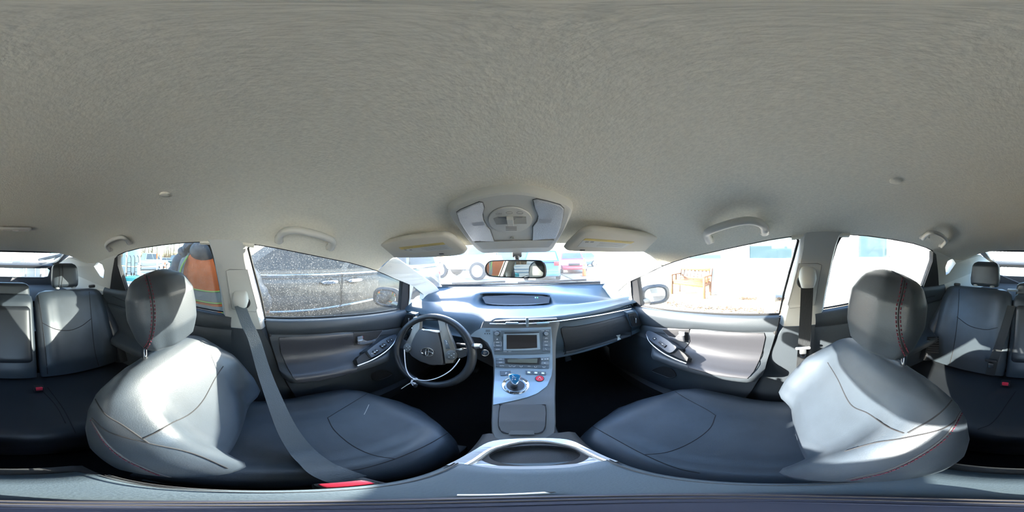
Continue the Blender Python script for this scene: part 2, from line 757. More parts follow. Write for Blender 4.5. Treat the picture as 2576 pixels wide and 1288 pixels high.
BELT = sorted([(p.y, p.z) for p in [side(*q) for q in ((1008, 780), (941, 790), (852, 798), (768, 802), (668, 801), (565, 789), (494, 776), (344, 739), (316, 730), (280, 726))]])
BELT = [(-1.4, BELT[0][1] + .02)] + BELT + [(1.1, BELT[-1][1] - .02)]
SEALP = [side(*p) for p in ((669, 809), (685, 868), (707, 930), (747, 994), (774, 1011))]
YR = sorted([(p.z, p.y) for p in SEALP])
anchor_parts = {}
bp_tree = {}
for s in (-1, 1):
    nm = 'left' if s < 0 else 'right'
    # panes
    window(sgn([side(*p) for p in FW], s), GLASS_F if s < 0 else GLASS_S)
    window(sgn([side(*p) for p in RW], s), GLASS_R if s < 0 else GLASS_S)
    window(sgn([side(*p) for p in QF], s), GLASS_S, .003)
    window(sgn(smooth_line([side(*p) for p in QR], 3, True), s), GLASS_S, .003)
    # dark sashes
    n = V((s, 0, .33)).normalized()
    trim(sheet(sgn([side(*p, -.004) for p in SAILF], s), n * .03), BLACKP)
    trim(sheet(sgn([side(*p, -.004) for p in SAILR], s), n * .03), BLACKP)
    # A-pillar trim around the quarter light
    inner = smooth_line([at(991, 644, x=-.55), at(1030, 671, x=-.57), at(1060, 693, x=-.588), at(1088, 713, x=-.605), at(1112, 737, x=-.62)], 4)
    outl = [side(950, 682, -.006), side(970, 690, -.006), side(991, 700, -.008), side(1014, 709, -.01), side(1031, 716, -.01), side(1030, 750, -.01), side(1025, 785, -.005), side(1050, 790, -.005), side(1090, 772, -.005), at(1120, 760, x=-.63)] + inner[::-1]
    holes = [[side(*p, -.006) for p in QF]]
    so, sh0 = sgn(outl, s), sgn(holes[0], s)
    a = sheet(so, [(p - V((0, 0, 0))).normalized() * .075 for p in so] + [V((s * .03, 0, .01)) for p in sh0], [sh0])
    o = trim(a, TRIM, label='pale grey pillar trim at the %s end of the windshield' % nm, smooth=False)
    if s < 0:
        mk('lettering', word('SRS', lambda a_, b_, off=0: at(a_, b_, x=-.556), 981, 667, 2.2), TRIMD, o)
        mk('lettering', word('SIDE AIRBAG', lambda a_, b_, off=0: at(a_, b_, x=-.556), 981, 671, 2., 10), TRIMD, o)
    # B-pillar: pale upper, dark lower
    up = [((608, 604), (518, 602)), ((616, 618), (527, 614)), ((619, 650), (538, 650)), ((630, 700), (549, 705)), ((645, 755), (558, 755)), ((662, 826), (568, 820))]
    dn = [((662, 826), (568, 820)), ((685, 868), (574, 860)), ((707, 930), (580, 920)), ((747, 994), (590, 1000)), ((774, 1011), (600, 1040))]

    def pillar(rows, inset):
        rings = []
        for f, r in rows:
            a_, b_ = side(*f), side(*r)
            inw = V((1, 0, 0)) * inset
            o_ = V((-.03, 0, 0))
            rings.append([a_ + o_ + V((0, .012, 0)), a_, a_ + inw * .8 - V((0, .008, 0)), a_.lerp(b_, .5) + inw, b_ + inw * .8 + V((0, .008, 0)), b_, b_ + o_ - V((0, .012, 0))])
        rr = []
        for j in range(7):
            rr.append(smooth_line([q[j] for q in rings], 4))
        rings2 = [sgn([rr[j][i] for j in range(7)], s) for i in range(len(rr[0]))]
        return loft(rings2, False, False)
    o = trim(pillar(up, .012), TRIM, label='pale grey upper trim of the %s door pillar' % nm)
    o2 = trim(pillar(dn, .016), DOORG, label='dark lower trim of the %s door pillar' % nm)
    bp_tree[s] = bvh_of(o, o2)
    mk('head_seal', tube(smooth_line(sgn([side(640, 616, .006), side(605, 611, .006), side(560, 609, .006), side(505, 608, .006)], s), 4), .012, 6), LINER, o)
    # belt-height adjuster plate on the pillar
    if s < 0:
        pl = [(569, 681), (578, 677), (621, 678), (646, 775), (643, 784), (584, 776)]
        pm = [cast(bp_tree[s], *p, .003) for p in pl]
    pp = sgn(pm, s)
    mk('adjuster_cover', sheet(pp, V((s * .006, 0, 0))), TRIM, o, smooth=False)
    mk('groove', ring_tube([p for p in pp], .0012, 5), TRIMD, o)
    # C-pillar trim round the rear quarter light
    out3 = [side(296, 641, -.004), side(274, 647, -.004), side(255, 656, -.004), side(238, 662, -.004), side(221, 662, -.004), side(204, 656, -.004), side(190, 647, -.004), V((-.52, -1.46, .0)), V((-.50, -1.85, -.10)), V((-.51, -1.85, -.34)),
            V((-.60, -1.35, -.34)), V((-.655, -1.02, -.40)), V((-.672, -.86, -.36)), side(276, 728, -.004), side(281, 690, -.004), side(288, 651, -.004)]
    o = trim(sheet(sgn(out3, s), V((s * .03, 0, .01)), [sgn([side(*p, -.004) for p in QR], s)]), TRIM, label='pale grey trim of the %s rear pillar' % nm, smooth=False)
    # outer flank below the belt
    def flank(u, v):
        y = -1.95 + 3.45 * u
        zb = interp(BELT, y)
        x = interp(WB, y) + .02 + .16 * math.sin(min(1, v * 1.3) * math.pi / 2)
        return V((s * x, y, zb - .01 + (G + .2 - zb) * v))
    mk('wall_' + nm, grid(flank, 33, 9), PAINT, kind='structure')

# ---- doors
def door(n, s, y_front, yr_tab, arm_lo, arm_hi, label):
    secs = []
    NU = 40
    prof = []

    def pt(u, k):
        # k indexes the cross-section from belt to sill
        def yy(z):
            yr = interp(yr_tab, z)
            return yr + (y_front - yr) * u
        y0 = yy(-.3)
        zb = interp(BELT, y0)
        a = max(0, min(1, (y0 - arm_lo) / .07)) * max(0, min(1, (arm_hi - y0) / .12))
        a = a * a * (3 - 2 * a)
        zs = interp([(-.3, -.34), (.05, -.347), (.32, -.368), (.58, -.422), (.9, -.47)], y0) if y0 > -.15 else -.33
        za = -.512
        row = [(-.012, zb - .004), (.0, zb + .001), (.016, zb - .003), (.024, zb - .014), (.030, zb - .04), (.022, zs + .012), (.014, zs), (.019, zs - .008), (.024, zs - .03), (.022, za + .06),
               (.026 + .018 * a, za + .018), (.035 + .055 * a, za), (.035 + .09 * a, za - .006), (.035 + .10 * a, za - .022), (.035 + .092 * a, za - .05), (.035 + .03 * a, za - .08), (.032, za - .12), (.040, -.75), (.035, -.86), (.015, -1.0)]
        dx, z = row[k]
        y = yy(z)
        return V((s * (W(y, min(z, -.25)) - dx), y, z))
    NK = 20
    rows = []
    for i in range(NU):
        u = i / (NU - 1)
        rows.append(smooth_line([pt(u, k) for k in range(NK)], 3))
    o = mk('door_%d' % n, loft(rows, False, False), DOORG, kind='structure', label=label, sharp=50)
    return o


YRR = [(-1.2, -.62), (-.8, -.80), (-.5, -.93), (-.25, -1.0)]
d1 = door(1, -1, 1.0, YR, -.03, .60, 'dark grey driver door trim with armrest')
d2 = door(2, 1, 1.0, YR, -.03, .60, 'dark grey front passenger door trim with armrest')
REARB = [(-1.2, -.98), (-.3, -1.0)]
d3 = door(3, -1, -.15, REARB, -.85, -.20, 'dark grey trim of the rear door behind the driver')
d4 = door(4, 1, -.15, REARB, -.85, -.20, 'dark grey trim of the rear door behind the passenger')

# ---- windshield, cowl, hood
def ws_base(x):
    return V((x, 1.29 - .33 * x * x, -.228))


def ws_top(x):
    return liner_pt(0, x / abs(RAIL[0].x) if abs(x) < abs(RAIL[0].x) else math.copysign(1, x)) + V((0, .01, .002))


def ws(u, v):
    a = ws_top(-.565 + 1.13 * u)
    b = ws_base(-.62 + 1.24 * u)
    p = a.lerp(b, v)
    p.z += .035 * math.sin(v * math.pi)
    p.y += .02 * math.sin(v * math.pi)
    return p


nwin[0] += 1
wsf = grid(ws, 33, 17)
wsh = mk('window_%d' % nwin[0], wsf, GLASS_W, kind='structure', label='hazy sunlit windshield')
mk('seal', tube([ws_base(-.62 + 1.24 * i / 24) + V((0, 0, .004)) for i in range(25)], .006, 6), RUBBER, wsh)
HOODM = mat('hood_paint', (.20, .28, .38), .3, metal=.4, coat=.6)


def hood(u, v):
    x = -.74 + 1.48 * u
    y = 1.34 + .95 * v - .22 * x * x * (1 + v)
    return V((x, y, -.262 - .02 * v - .26 * v * v - .12 * abs(x) ** 2.5))


mk('wall_front', grid(hood, 25, 14), HOODM, kind='structure', label='blue painted hood in front of the windshield')
mk('trim_cowl', grid(lambda u, v: ws_base(-.64 + 1.28 * u) + V((0, -.02 + .13 * v, -.012 - .03 * v)), 25, 4), BLACKP, kind='structure')
mk('wall_firewall', grid(lambda u, v: V((-.75 + 1.5 * u, 1.42 - .1 * v, -.26 - .75 * v)), 3, 3), BLACKP, kind='structure')
for sgx, x0, x1, yb in ((1, -.02, .52, 1.27), (2, -.54, -.12, 1.25)):
    t_ = thing('wiper', (x0, yb, -.21), 'black windshield wiper lying %s the base of the windshield' % ('along the passenger side of' if sgx == 1 else 'along the driver side of'), 'wiper')
    pts = [ws_base(x0 + (x1 - x0) * i / 10) + V((0, .012, .014 + .012 * i / 10)) for i in range(11)]
    mk('arm', tube(pts, .005, 6), BLACKP, t_)
    mk('blade', ribbon([p + V((0, .0, -.006)) for p in pts], V((0, .008, .004)), .004), RUBBER, t_)

# ---- rear hatch: two panes, spoiler bar
HB = mat('hatch_black_trim', (.020, .022, .026), .45)
ut = [V((-.47, -1.42, .035)), V((-.3, -1.455, .042)), V((0, -1.47, .045)), V((.3, -1.455, .042)), V((.47, -1.42, .035))]
ub = [V((.49, -1.70, -.045)), V((.47, -1.84, -.083)), V((0, -1.88, -.086)), V((-.47, -1.84, -.083)), V((-.49, -1.70, -.045))]
nwin[0] += 1
GLASS_B = glass('rear_glass', (.86, .89, .88), dust=.03, dscale=25)
mk('window_%d' % nwin[0], sheet(ut + ub, V((0, -.002, .004))), GLASS_B, kind='structure', smooth=False, label='sloping upper pane of the rear hatch')
fo = [V((-.54, -1.35, .055)), V((-.3, -1.385, .062)), V((0, -1.39, .065)), V((.3, -1.385, .062)), V((.54, -1.35, .055)), V((.54, -1.9, -.105)), V((-.54, -1.9, -.105))]
trim(sheet(fo, V((0, -.005, .02)), [[p + V((0, 0, .0)) for p in ut + ub]]), HB, label='black frame of the rear hatch glass', smooth=False)
bar = [[V((-.52 + 1.04 * i / 20, -1.83 - .035 * math.cos((i / 20 - .5) * 3) + dy, dz)) for dy, dz in ((0, -.084), (.012, -.10), (0, -.128), (-.06, -.13), (-.09, -.10), (-.04, -.08))] for i in range(21)]
trim(loft(bar), HB, label='black spoiler bar between the two rear panes')
lo_ = [V((-.42, -1.89, -.136)), V((0, -1.92, -.136)), V((.42, -1.89, -.136)), V((.45, -1.89, -.16)), V((.43, -1.91, -.235)), V((.38, -1.915, -.245)), V((0, -1.94, -.247)), V((-.38, -1.915, -.245)), V((-.43, -1.91, -.235)), V((-.45, -1.89, -.16))]
nwin[0] += 1
mk('window_%d' % nwin[0], sheet(lo_, V((0, -.004, 0))), GLASS_B, kind='structure', smooth=False, label='low upright lower pane of the rear hatch')
fl = [V((-.56, -1.88, -.10)), V((.56, -1.88, -.10)), V((.60, -1.92, -.62)), V((-.60, -1.92, -.62))]
trim(sheet(fl, V((0, -.03, 0)), [lo_]), HB, label='black lower panel of the rear hatch', smooth=False)
mk('wall_rear', grid(lambda u, v: V((-.62 + 1.24 * u, -1.96 - .06 * math.sin(v * 3), -.6 - .45 * v)), 5, 5), PAINT, kind='structure')
mk('trim_cargo_cover', rbox((0, -1.55, -.345), (1.12, .72, .02), .006), mat('black_cargo_cloth', (.015, .015, .017), .95), kind='structure')
t_ = thing('rear_wiper', (-.25, -1.70, -.02), 'black rear wiper resting on the upper hatch glass', 'wiper')
wp = [at(97, 654, y=-1.84), at(125, 648, y=-1.76), at(158, 640, y=-1.64)]
mk('blade', tube(wp, .017, 6), RUBBER, t_)
mk('arm', tube([at(136, 652, y=-1.80), at(150, 645, y=-1.70), at(162, 639, y=-1.62)], .009, 6), BLACKP, t_)

# ---- floor
mk('floor', merge(grid(lambda u, v: V((-.74 + 1.48 * u, -1.95 + 3.35 * v, -.97 + .12 * max(0, v - .86) / .14)), 3, 12)), CARPET, kind='structure')
for s in (-1, 1):
    nm = 'left' if s < 0 else 'right'
    mk('baseboard_' + nm, loft([[V((s * x, y, z)) for x, z in ((.60, -.97), (.605, -.90), (.63, -.885), (.70, -.885), (.74, -.95))] for y in (-1.1, -.5, .1, .6, 1.0, 1.3)], False, False), DASHD, kind='structure')

# ================================================================== SEATS
def spw(x, e):
    return math.copysign(abs(x) ** e, x)


def sst(a, b, x):
    t = max(0., min(1., (x - a) / (b - a)))
    return t * t * (3 - 2 * t)


def slab(B, a, n, L, wtab, front, back, bolst, NT=30, NA=56, pexp=.5, uexp=.5, lat=V((1, 0, 0))):
    """upholstered slab: rings along a, width wtab(t), front/back depth fn(t), bolst(t) lifts the sides"""
    rings = []
    for j in range(NT):
        t = j / (NT - 1)
        t = t ** .9
        w_ = interp(wtab, t)
        ring = []
        for k in range(NA):
            th = 2 * math.pi * (k + .5) / NA
            u = spw(math.cos(th), uexp)
            sv = math.sin(th)
            if sv > 0:
                g = sst(.48, .78, abs(u)) * (1 - .35 * sst(.88, 1., abs(u)))
                d = (interp(front, t) + bolst(t) * g) * abs(sv) ** pexp
            else:
                d = interp(back, t) * abs(sv) ** pexp
            ring.append(V(B) + V(a) * (L * t) + V(n) * d + lat * (u * w_))
        rings.append(ring)
    return loft(rings)


def build_front_seat(label, group):
    cx = -.345
    t = thing('front_seat', (cx, .1, -.95), label, 'car seat', group)
    a = V((0, -.44, .898))
    n = V((0, .898, .44))
    wt = [(0, .232), (.2, .256), (.45, .260), (.62, .252), (.76, .235), (.86, .208), (.93, .172), (.975, .13), (1, .06)]
    fr = [(0, .02), (.12, .045), (.3, .062), (.6, .055), (.8, .05), (.92, .035), (1, .01)]
    bk = [(0, -.06), (.5, -.085), (.85, -.07), (1, -.02)]
    back = slab(V((cx, -.075, -.67)), a, n, .44, wt, fr, bk, lambda t_: .060 * sst(.0, .12, t_) * (1 - sst(.55, .85, t_)), uexp=.66, pexp=.62)
    # cushion: rings from the rear edge to the nose
    rings = []
    for j in range(30):
        v = j / 29
        y = -.13 + .56 * v
        wv = interp([(0, .235), (.5, .25), (.85, .245), (.95, .22), (1, .17)], v)
        zt = interp([(0, -.715), (.25, -.705), (.6, -.675), (.85, -.66), (.94, -.672), (1, -.715)], v)
        zb = interp([(0, -.80), (.85, -.80), (.95, -.79), (1, -.76)], v)
        ring = []
        for k in range(56):
            th = 2 * math.pi * (k + .5) / 56
            u = spw(math.cos(th), .5)
            sv = math.sin(th)
            g = sst(.5, .8, abs(u)) * (1 - .3 * sst(.9, 1, abs(u)))
            zm = -.755
            z = zm + ((zt + .032 * g * (1 - sst(.6, 1, v) * .6) - zm) * sv ** .5 if sv > 0 else (zb - zm) * abs(sv) ** .5)
            ring.append(V((cx + u * wv, y - .095 * u * u * sst(.3, 1, v), z)))
        rings.append(ring)
    cush = loft(rings)
    # headrest
    hc = V((cx - .008, -.258, -.140))
    ha = V((0, -.20, .98)).normalized()
    hn = V((0, .98, .20)).normalized()
    hr = slab(hc - ha * .110, ha, hn, .222, [(0, .03), (.03, .075), (.08, .098), (.2, .113), (.45, .128), (.7, .128), (.85, .112), (.93, .088), (.98, .05), (1, .02)],
              [(0, .012), (.08, .04), (.3, .056), (.7, .058), (.92, .035), (1, .008)], [(0, -.012), (.1, -.045), (.5, -.062), (.9, -.05), (1, -.01)], lambda t_: -.010, NT=34, uexp=.75, pexp=.62)
    return t, back, cush, hr, hc, a, n


def assemble(tname, label, s, dy, dz):
    t, back, cush, hr, hc, a, n = build_front_seat(label, 'front seats')
    t.location.x *= -s
    t.location.y += dy
    D = V((0, dy, dz))
    fx = (lambda m: ([V(p) + D for p in m[0]], m[1])) if s < 0 else (lambda m: (lambda q: ([p + D for p in q[0]], q[1]))(flip(m)))
    ob = mk('backrest', fx(back), LEATHER, t, sharp=60)
    oc = mk('cushion', fx((cush[0], cush[1])), LEATHER, t, sharp=60)
    oh = mk('headrest', fx(hr), LEATHER, t, sharp=60)
    cx = -.345
    for k in (-.07, .07):
        p0 = V((cx + k, -.268, -.30))
        po = mk('headrest_post', fx(tube([p0, p0 + V((0, -.004, .06)), p0 + V((0, -.006, .10))], .0065, 10)), CHROME, t)
        mk('post_collar', fx(rbox(p0 + V((0, .0, .006)), (.036, .030, .016), .006, 2)), mat('grey_collar_plastic', (.30, .31, .31), .45), t)
    # side shield and rails
    mk('seat_base', fx(merge(rbox((cx, .10, -.85), (.44, .46, .13), .03), rbox((cx - .2, .12, -.935), (.04, .5, .05), .008), rbox((cx + .2, .12, -.935), (.04, .5, .05), .008))), BLACKP, t)
    return t, ob, oc, oh


dseat, db, dc, dh = assemble('d', 'driver seat in charcoal leather, half in sunlight, behind the steering wheel', -1, 0, 0)
pseat, pb, pc, ph = assemble('p', 'front passenger seat in charcoal leather bleached by strong sun', 1, .02, -.012)
tb, tcu, th_ = bvh_of(db), bvh_of(dc), bvh_of(dh)
for pts in ([(229, 973), (231, 986), (262, 1039), (309, 1070), (358, 1104), (374, 1115)], [(358, 1104), (392, 1088), (430, 1065), (476, 1042), (510, 1008), (541, 952), (562, 921)],
            [(231, 1051), (277, 1088), (374, 1115), (458, 1133), (510, 1150), (572, 1178)]):
    seam('seam', tb, pts, SEAM, db)
seam('piping', tb, [(231, 1058), (264, 1108), (304, 1145), (356, 1173), (418, 1198), (480, 1213)], PIPE, db, .0022)
stitches('stitching', tb, [(229, 1056), (262, 1110), (302, 1148), (355, 1176), (417, 1201), (480, 1216)], STITCH, db)
for pts in ([(924, 990), (870, 1023), (824, 1051)], [(824, 1051), (842, 1083), (887, 1121), (940, 1145), (995, 1154)], [(1153, 1072), (1079, 1117), (995, 1154), (915, 1178), (860, 1186)]):
    seam('seam', tcu, pts, SEAM, dc, .0014)
mk('pale_streak', tube([cast(tcu, 928, 1018, .0006), cast(tcu, 916, 1043, .0006)], .0012, 4), mat('pale_streak_grey', (.35, .35, .35), .8), dc)  # thin pale streak across the cushion
HS1 = [(363, 691), (375, 738), (381, 785), (379, 830), (369, 865), (342, 890)]
HS2 = [(374, 697), (385, 741), (390, 785), (387, 833), (375, 868), (354, 892)]
stitches('stitching', th_, HS1, STITCH, dh, .0013, .009)
stitches('stitching', th_, HS2, STITCH, dh, .0013, .009)
seam('seam', th_, [(368, 693), (380, 740), (386, 785), (383, 832), (372, 866), (348, 891)], SEAM, dh, .0016)
tb, tcu, th_ = bvh_of(pb), bvh_of(pc), bvh_of(ph)
for pts in ([(2082, 912), (2107, 953), (2140, 1017), (2184, 1040), (2234, 1074), (2274, 1090)], [(2419, 953), (2394, 1007), (2350, 1050), (2284, 1089)], [(2127, 1135), (2200, 1114), (2274, 1102), (2367, 1080), (2414, 1050)]):
    seam('seam', tb, pts, SEAM, pb)
stitches('stitching', tb, [(2421, 1037), (2384, 1097), (2317, 1147), (2234, 1187), (2134, 1210)], STITCH, pb)
seam('piping', tb, [(2417, 1035), (2381, 1093), (2315, 1143), (2232, 1183), (2134, 1206)], PIPE, pb, .0022)
for pts in ([(1689, 979), (1727, 1003), (1777, 1030), (1800, 1045)], [(1800, 1045), (1785, 1078), (1740, 1112), (1680, 1137), (1621, 1144)], [(1466, 1058), (1534, 1097), (1621, 1144), (1700, 1177), (1760, 1190)]):
    seam('seam', tcu, pts, SEAM, pc, .0014)
for q in ([(2270, 700), (2263, 742), (2255, 775), (2255, 817), (2263, 866), (2279, 902)], [(2281, 713), (2273, 749), (2266, 778), (2266, 817), (2273, 859), (2292, 903)]):
    stitches('stitching', th_, q, STITCH, ph, .0013, .009)
seam('seam', th_, [(2276, 706), (2268, 745), (2261, 777), (2260, 817), (2268, 862), (2286, 902)], SEAM, ph, .0016)

# ---- rear bench
rs = thing('bench_seat', (0, -.85, -.95), 'dark leather rear bench with three headrests', 'car seat')
ra = V((0, -.479, .878))
rn = V((0, .878, .479))
RB = V((0, -.80, -.735))
rw = [(0, .24), (.1, .247), (.85, .247), (.94, .235), (.98, .21), (1, .17)]
rf = [(0, .03), (.15, .055), (.6, .06), (.9, .045), (.97, .03), (1, .005)]
rk = [(0, -.06), (.9, -.06), (1, -.02)]
rbl = lambda t_: .022 * sst(0, .15, t_) * (1 - sst(.8, 1, t_))
lb = mk('backrest', slab(RB + V((-.385, 0, 0)), ra, rn, .575, rw, rf, rk, rbl), LEATHER, rs, sharp=60)
rb = mk('backrest', slab(RB + V((.40, 0, 0)), ra, rn, .575, rw, rf, rk, rbl), LEATHER, rs, sharp=60)
rw2 = [(0, .134), (.1, .138), (.9, .138), (.97, .13), (1, .11)]
cb = mk('backrest', slab(RB + V((.012, 0, 0)), ra, rn, .55, rw2, [(0, .03), (.1, .05), (.9, .045), (1, .01)], rk, lambda t_: .0), LEATHER, rs, sharp=60)
am = mk('folding_armrest', slab(RB + V((.012, .0, 0)) + ra * .10 + rn * .035, ra, rn, .36, [(0, .10), (.05, .115), (.95, .115), (1, .10)], [(0, .01), (.06, .034), (.94, .034), (1, .01)], [(0, -.01), (1, -.01)], lambda t_: 0., uexp=.3), LEATHER2, rs, sharp=60)
# side wings between the bench and the doors
for s in (-1, 1):
    wg = mk('side_wing', slab(RB + V((s * .645, .03, .0)), ra, rn, .52, [(0, .05), (.2, .055), (.9, .05), (1, .025)], [(0, .04), (.5, .06), (1, .01)], [(0, -.05), (1, -.03)], lambda t_: 0., uexp=.7), LEATHER2, rs, sharp=60)
# rear cushion
rings = []
for j in range(26):
    v = j / 25
    y = -.86 + .52 * v
    zt = interp([(0, -.745), (.3, -.735), (.7, -.712), (.88, -.705), (.95, -.715), (1, -.76)], v)
    ring = []
    for k in range(72):
        th = 2 * math.pi * (k + .5) / 72
        u = spw(math.cos(th), .28)
        sv = math.sin(th)
        dip = .012 * math.exp(-((abs(u) - .55) / .25) ** 2)
        ring.append(V((u * .665, y, -.80 + ((zt - dip + .80) * sv ** .45 if sv > 0 else -.13 * abs(sv) ** .4))))
    rings.append(ring)
rc = mk('cushion', loft(rings), LEATHER2, rs, sharp=60)


def rear_headrest(c, w_, h_):
    return slab(V(c) - V((0, 0, h_)), V((0, -.15, .99)), V((0, .99, .15)), 2 * h_, [(0, w_ * .86), (.06, w_ * .95), (.3, w_), (.8, w_ * .94), (.92, w_ * .84), (1, w_ * .6)],
                [(0, .02), (.1, .038), (.8, .04), (.95, .025), (1, .008)], [(0, -.02), (.1, -.04), (.9, -.04), (1, -.01)], lambda t_: 0., uexp=.5, NT=26)


h1 = mk('headrest', rear_headrest((-.36, -1.085, -.128), .098, .086), LEATHER, rs, sharp=60)
h2 = mk('headrest', rear_headrest((.362, -1.095, -.134), .105, .088), LEATHER, rs, sharp=60)
h3 = mk('headrest', rear_headrest((.014, -1.10, -.238), .130, .058), LEATHER, rs, sharp=60)
for hx in (-.36, .362):
    for k in (-.06, .06):
        mk('post_guide', lathe([(.016, 0), (.018, .008), (.012, .014), (.0, .014)], (hx + k, -1.075, -.222), (0, -.1, 1), 12), mat('grey_collar_plastic', (.3, .3, .3), .4), rs)
mk('latch', rbox(at(231, 720, y=-1.05), (.05, .02, .022), .006), BLACKP, rs)
mk('latch', rbox(at(2408, 716, y=-1.07), (.05, .02, .022), .006), BLACKP, rs)
tl, tr, tcc, th1 = bvh_of(lb), bvh_of(rb), bvh_of(rc), bvh_of(h1)
for pts in ([(94, 727), (103, 790), (112, 860), (121, 952)], [(224, 727), (230, 800), (238, 880), (252, 932)], [(106, 812), (140, 828), (175, 831), (205, 820), (229, 802)]):
    seam('seam', tl, pts, SEAM, lb, .0022)
for pts in ([(2413, 727), (2409, 800), (2398, 880), (2385, 930)], [(2407, 797), (2440, 820), (2480, 829), (2510, 824)]):
    seam('seam', tr, pts, SEAM, rb, .0022)
for pts in ([(148, 668), (150, 690), (148, 722)], [(157, 668), (158, 690), (154, 722)]):
    seam('seam', th1, pts, SEAM, h1, .0022)
for pts in ([(108, 985), (140, 1020), (165, 1065)], [(120, 975), (160, 1030), (190, 1090)], [(2555, 985), (2500, 1060), (2460, 1080)]):
    seam('seam', tcc, pts, SEAM, rc, .0020)

# rear intake grille at the foot of the right wing
t_ = thing('battery_vent_grille', at(2346, 895, x=.60), 'small black slatted air grille beside the right rear seat', 'vent grille')
gc = [at(2334, 848, x=.555), at(2362, 847, x=.54), at(2362, 890, x=.525), at(2328, 888, x=.545)]
mk('frame', sheet(gc, V((.006, -.002, 0))), RUBBER, t_, smooth=False)
for i in range(7):
    f = (i + .6) / 7.4
    a_, b_ = gc[0].lerp(gc[3], f), gc[1].lerp(gc[2], f)
    mk('slat', tube([a_.lerp(b_, .06) + V((-.004, 0, 0)), a_.lerp(b_, .94) + V((-.004, 0, 0))], .003, 5), mat('dark_slat', (.05, .05, .05), .5), t_)

# ================================================================== SEAT BELTS
# D-ring covers on the door pillars
for s, cpx, lab in ((-1, (606, 745), 'pale grey belt anchor cover on the left door pillar'), (1, (2031, 690), 'pale grey belt anchor cover on the right door pillar')):
    c = cast(bp_tree[s], *cpx, .0)
    t_ = thing('belt_anchor', c - V((0, 0, .05)), lab, 'belt anchor', 'belt anchors on the door pillars')
    rings = []
    for j in range(9):
        v = j / 8
        z = .036 - .085 * v
        wv = interp([(0, .018), (.2, .03), (.6, .034), (1, .024)], v)
        d = interp([(0, .004), (.15, .018), (.5, .03), (.8, .032), (1, .022)], v)
        rings.append([c + V((-s * d * (abs(math.sin(th)) ** .6), wv * spw(math.cos(th), .6), z)) for th in [math.pi * k / 12 for k in range(13)]])
    mk('cover', loft(rings, False, False), TRIM, t_)
    mk('slot', lathe([(.028, 0), (.026, .004), (.0, .004)], c + V((-s * .002, .012, -.028)), (-s, 0, 0), 20), RUBBER, t_)
    anchor_parts[s] = c

# driver belt: from the pillar across the seat to the buckle
bpts = smooth_line([at(604, 768, x=-.625), at(620, 812, x=-.60), at(640, 855, x=-.57), at(664, 935, x=-.50), at(692, 1010, x=-.41), at(728, 1090, x=-.31), at(775, 1150, x=-.225), at(830, 1187, x=-.160), at(884, 1207, x=-.115)], 6)
stree = bvh_of(db, dc)
for i, p in enumerate(bpts):
    dr = (p - EYE)
    h_ = stree.ray_cast(EYE, dr.normalized())
    if h_[0] is not None and h_[3] - .03 < dr.length:
        bpts[i] = EYE + dr.normalized() * (h_[3] - .03)
wv = []
for i, p in enumerate(bpts):
    d = (bpts[min(i + 1, len(bpts) - 1)] - bpts[max(0, i - 1)]).normalized()
    facing = (EYE - p).normalized()
    f2 = V((.25, .9, .45)).lerp(facing, .65)
    wv.append(d.cross(f2).normalized() * .0235)
t_ = thing('seat_belt', (-.4, 0, -.6), 'grey webbing belt stretched across the driver seat', 'seat belt')
mk('webbing', ribbon(bpts, wv, .0016), WEBG, t_)
mk('tongue', rbox(at(893, 1210, x=-.108), (.05, .03, .012), .003), BLACKP, t_)
# passenger belt hanging beside its pillar
c = anchor_parts[1]
t_ = thing('seat_belt', c + V((0, 0, -.7)), 'black belt hanging straight down the right door pillar', 'seat belt')
bp2 = [at(2031, 705, x=.615), at(2029, 760, x=.618), at(2026, 820, x=.62), at(2022, 880, x=.622), at(2018, 930, x=.63), at(2012, 1000, x=.64)]
mk('webbing', ribbon(smooth_line(bp2, 5), V((0, .0235, 0)), .0016), WEB, t_)
tp = at(2020, 876, x=.612)
mk('tongue', merge(rbox(tp, (.012, .058, .012), .005), rbox(tp + V((0, 0, -.018)), (.010, .026, .026), .006)), mat('white_belt_tongue', (.75, .74, .72), .4), t_)
mk('latch_plate', sheet([tp + V((-.003, .013 * math.cos(a_) * .9, -.034 + .020 * math.sin(a_))) for a_ in [2 * math.pi * k / 20 for k in range(20)]], V((.003, 0, 0)), [[tp + V((-.003, .006 * math.cos(a_), -.036 + .008 * math.sin(a_))) for a_ in [2 * math.pi * k / 12 for k in range(12)]]]), CHROME, t_, smooth=False)
# rear centre belt on the right section
t_ = thing('seat_belt', at(2497, 945, y=-.86), 'dark belt with chrome tongue down the right rear backrest', 'seat belt')
rp = [(2546, 733), (2540, 770), (2528, 820), (2512, 870), (2500, 905), (2492, 940)]
tt = bvh_of(rb, cb, am)
bp3 = [cast(tt, *p, .016) for p in rp]
mk('webbing', ribbon(smooth_line([p for p in bp3 if p], 5), V((.0235, 0, 0)), .002), WEB, t_)
tp = cast(tt, 2497, 906, .026)
mk('tongue', rbox(tp, (.062, .014, .018), .005), BLACKP, t_)
mk('latch_plate', rbox(tp + V((-.003, .012, -.028)), (.026, .004, .034), .002), CHROME, t_)
mk('guide', rbox(at(2548, 730, y=-1.06), (.075, .03, .014), .005), mat('blue_grey_guide', (.16, .2, .24), .5), t_)
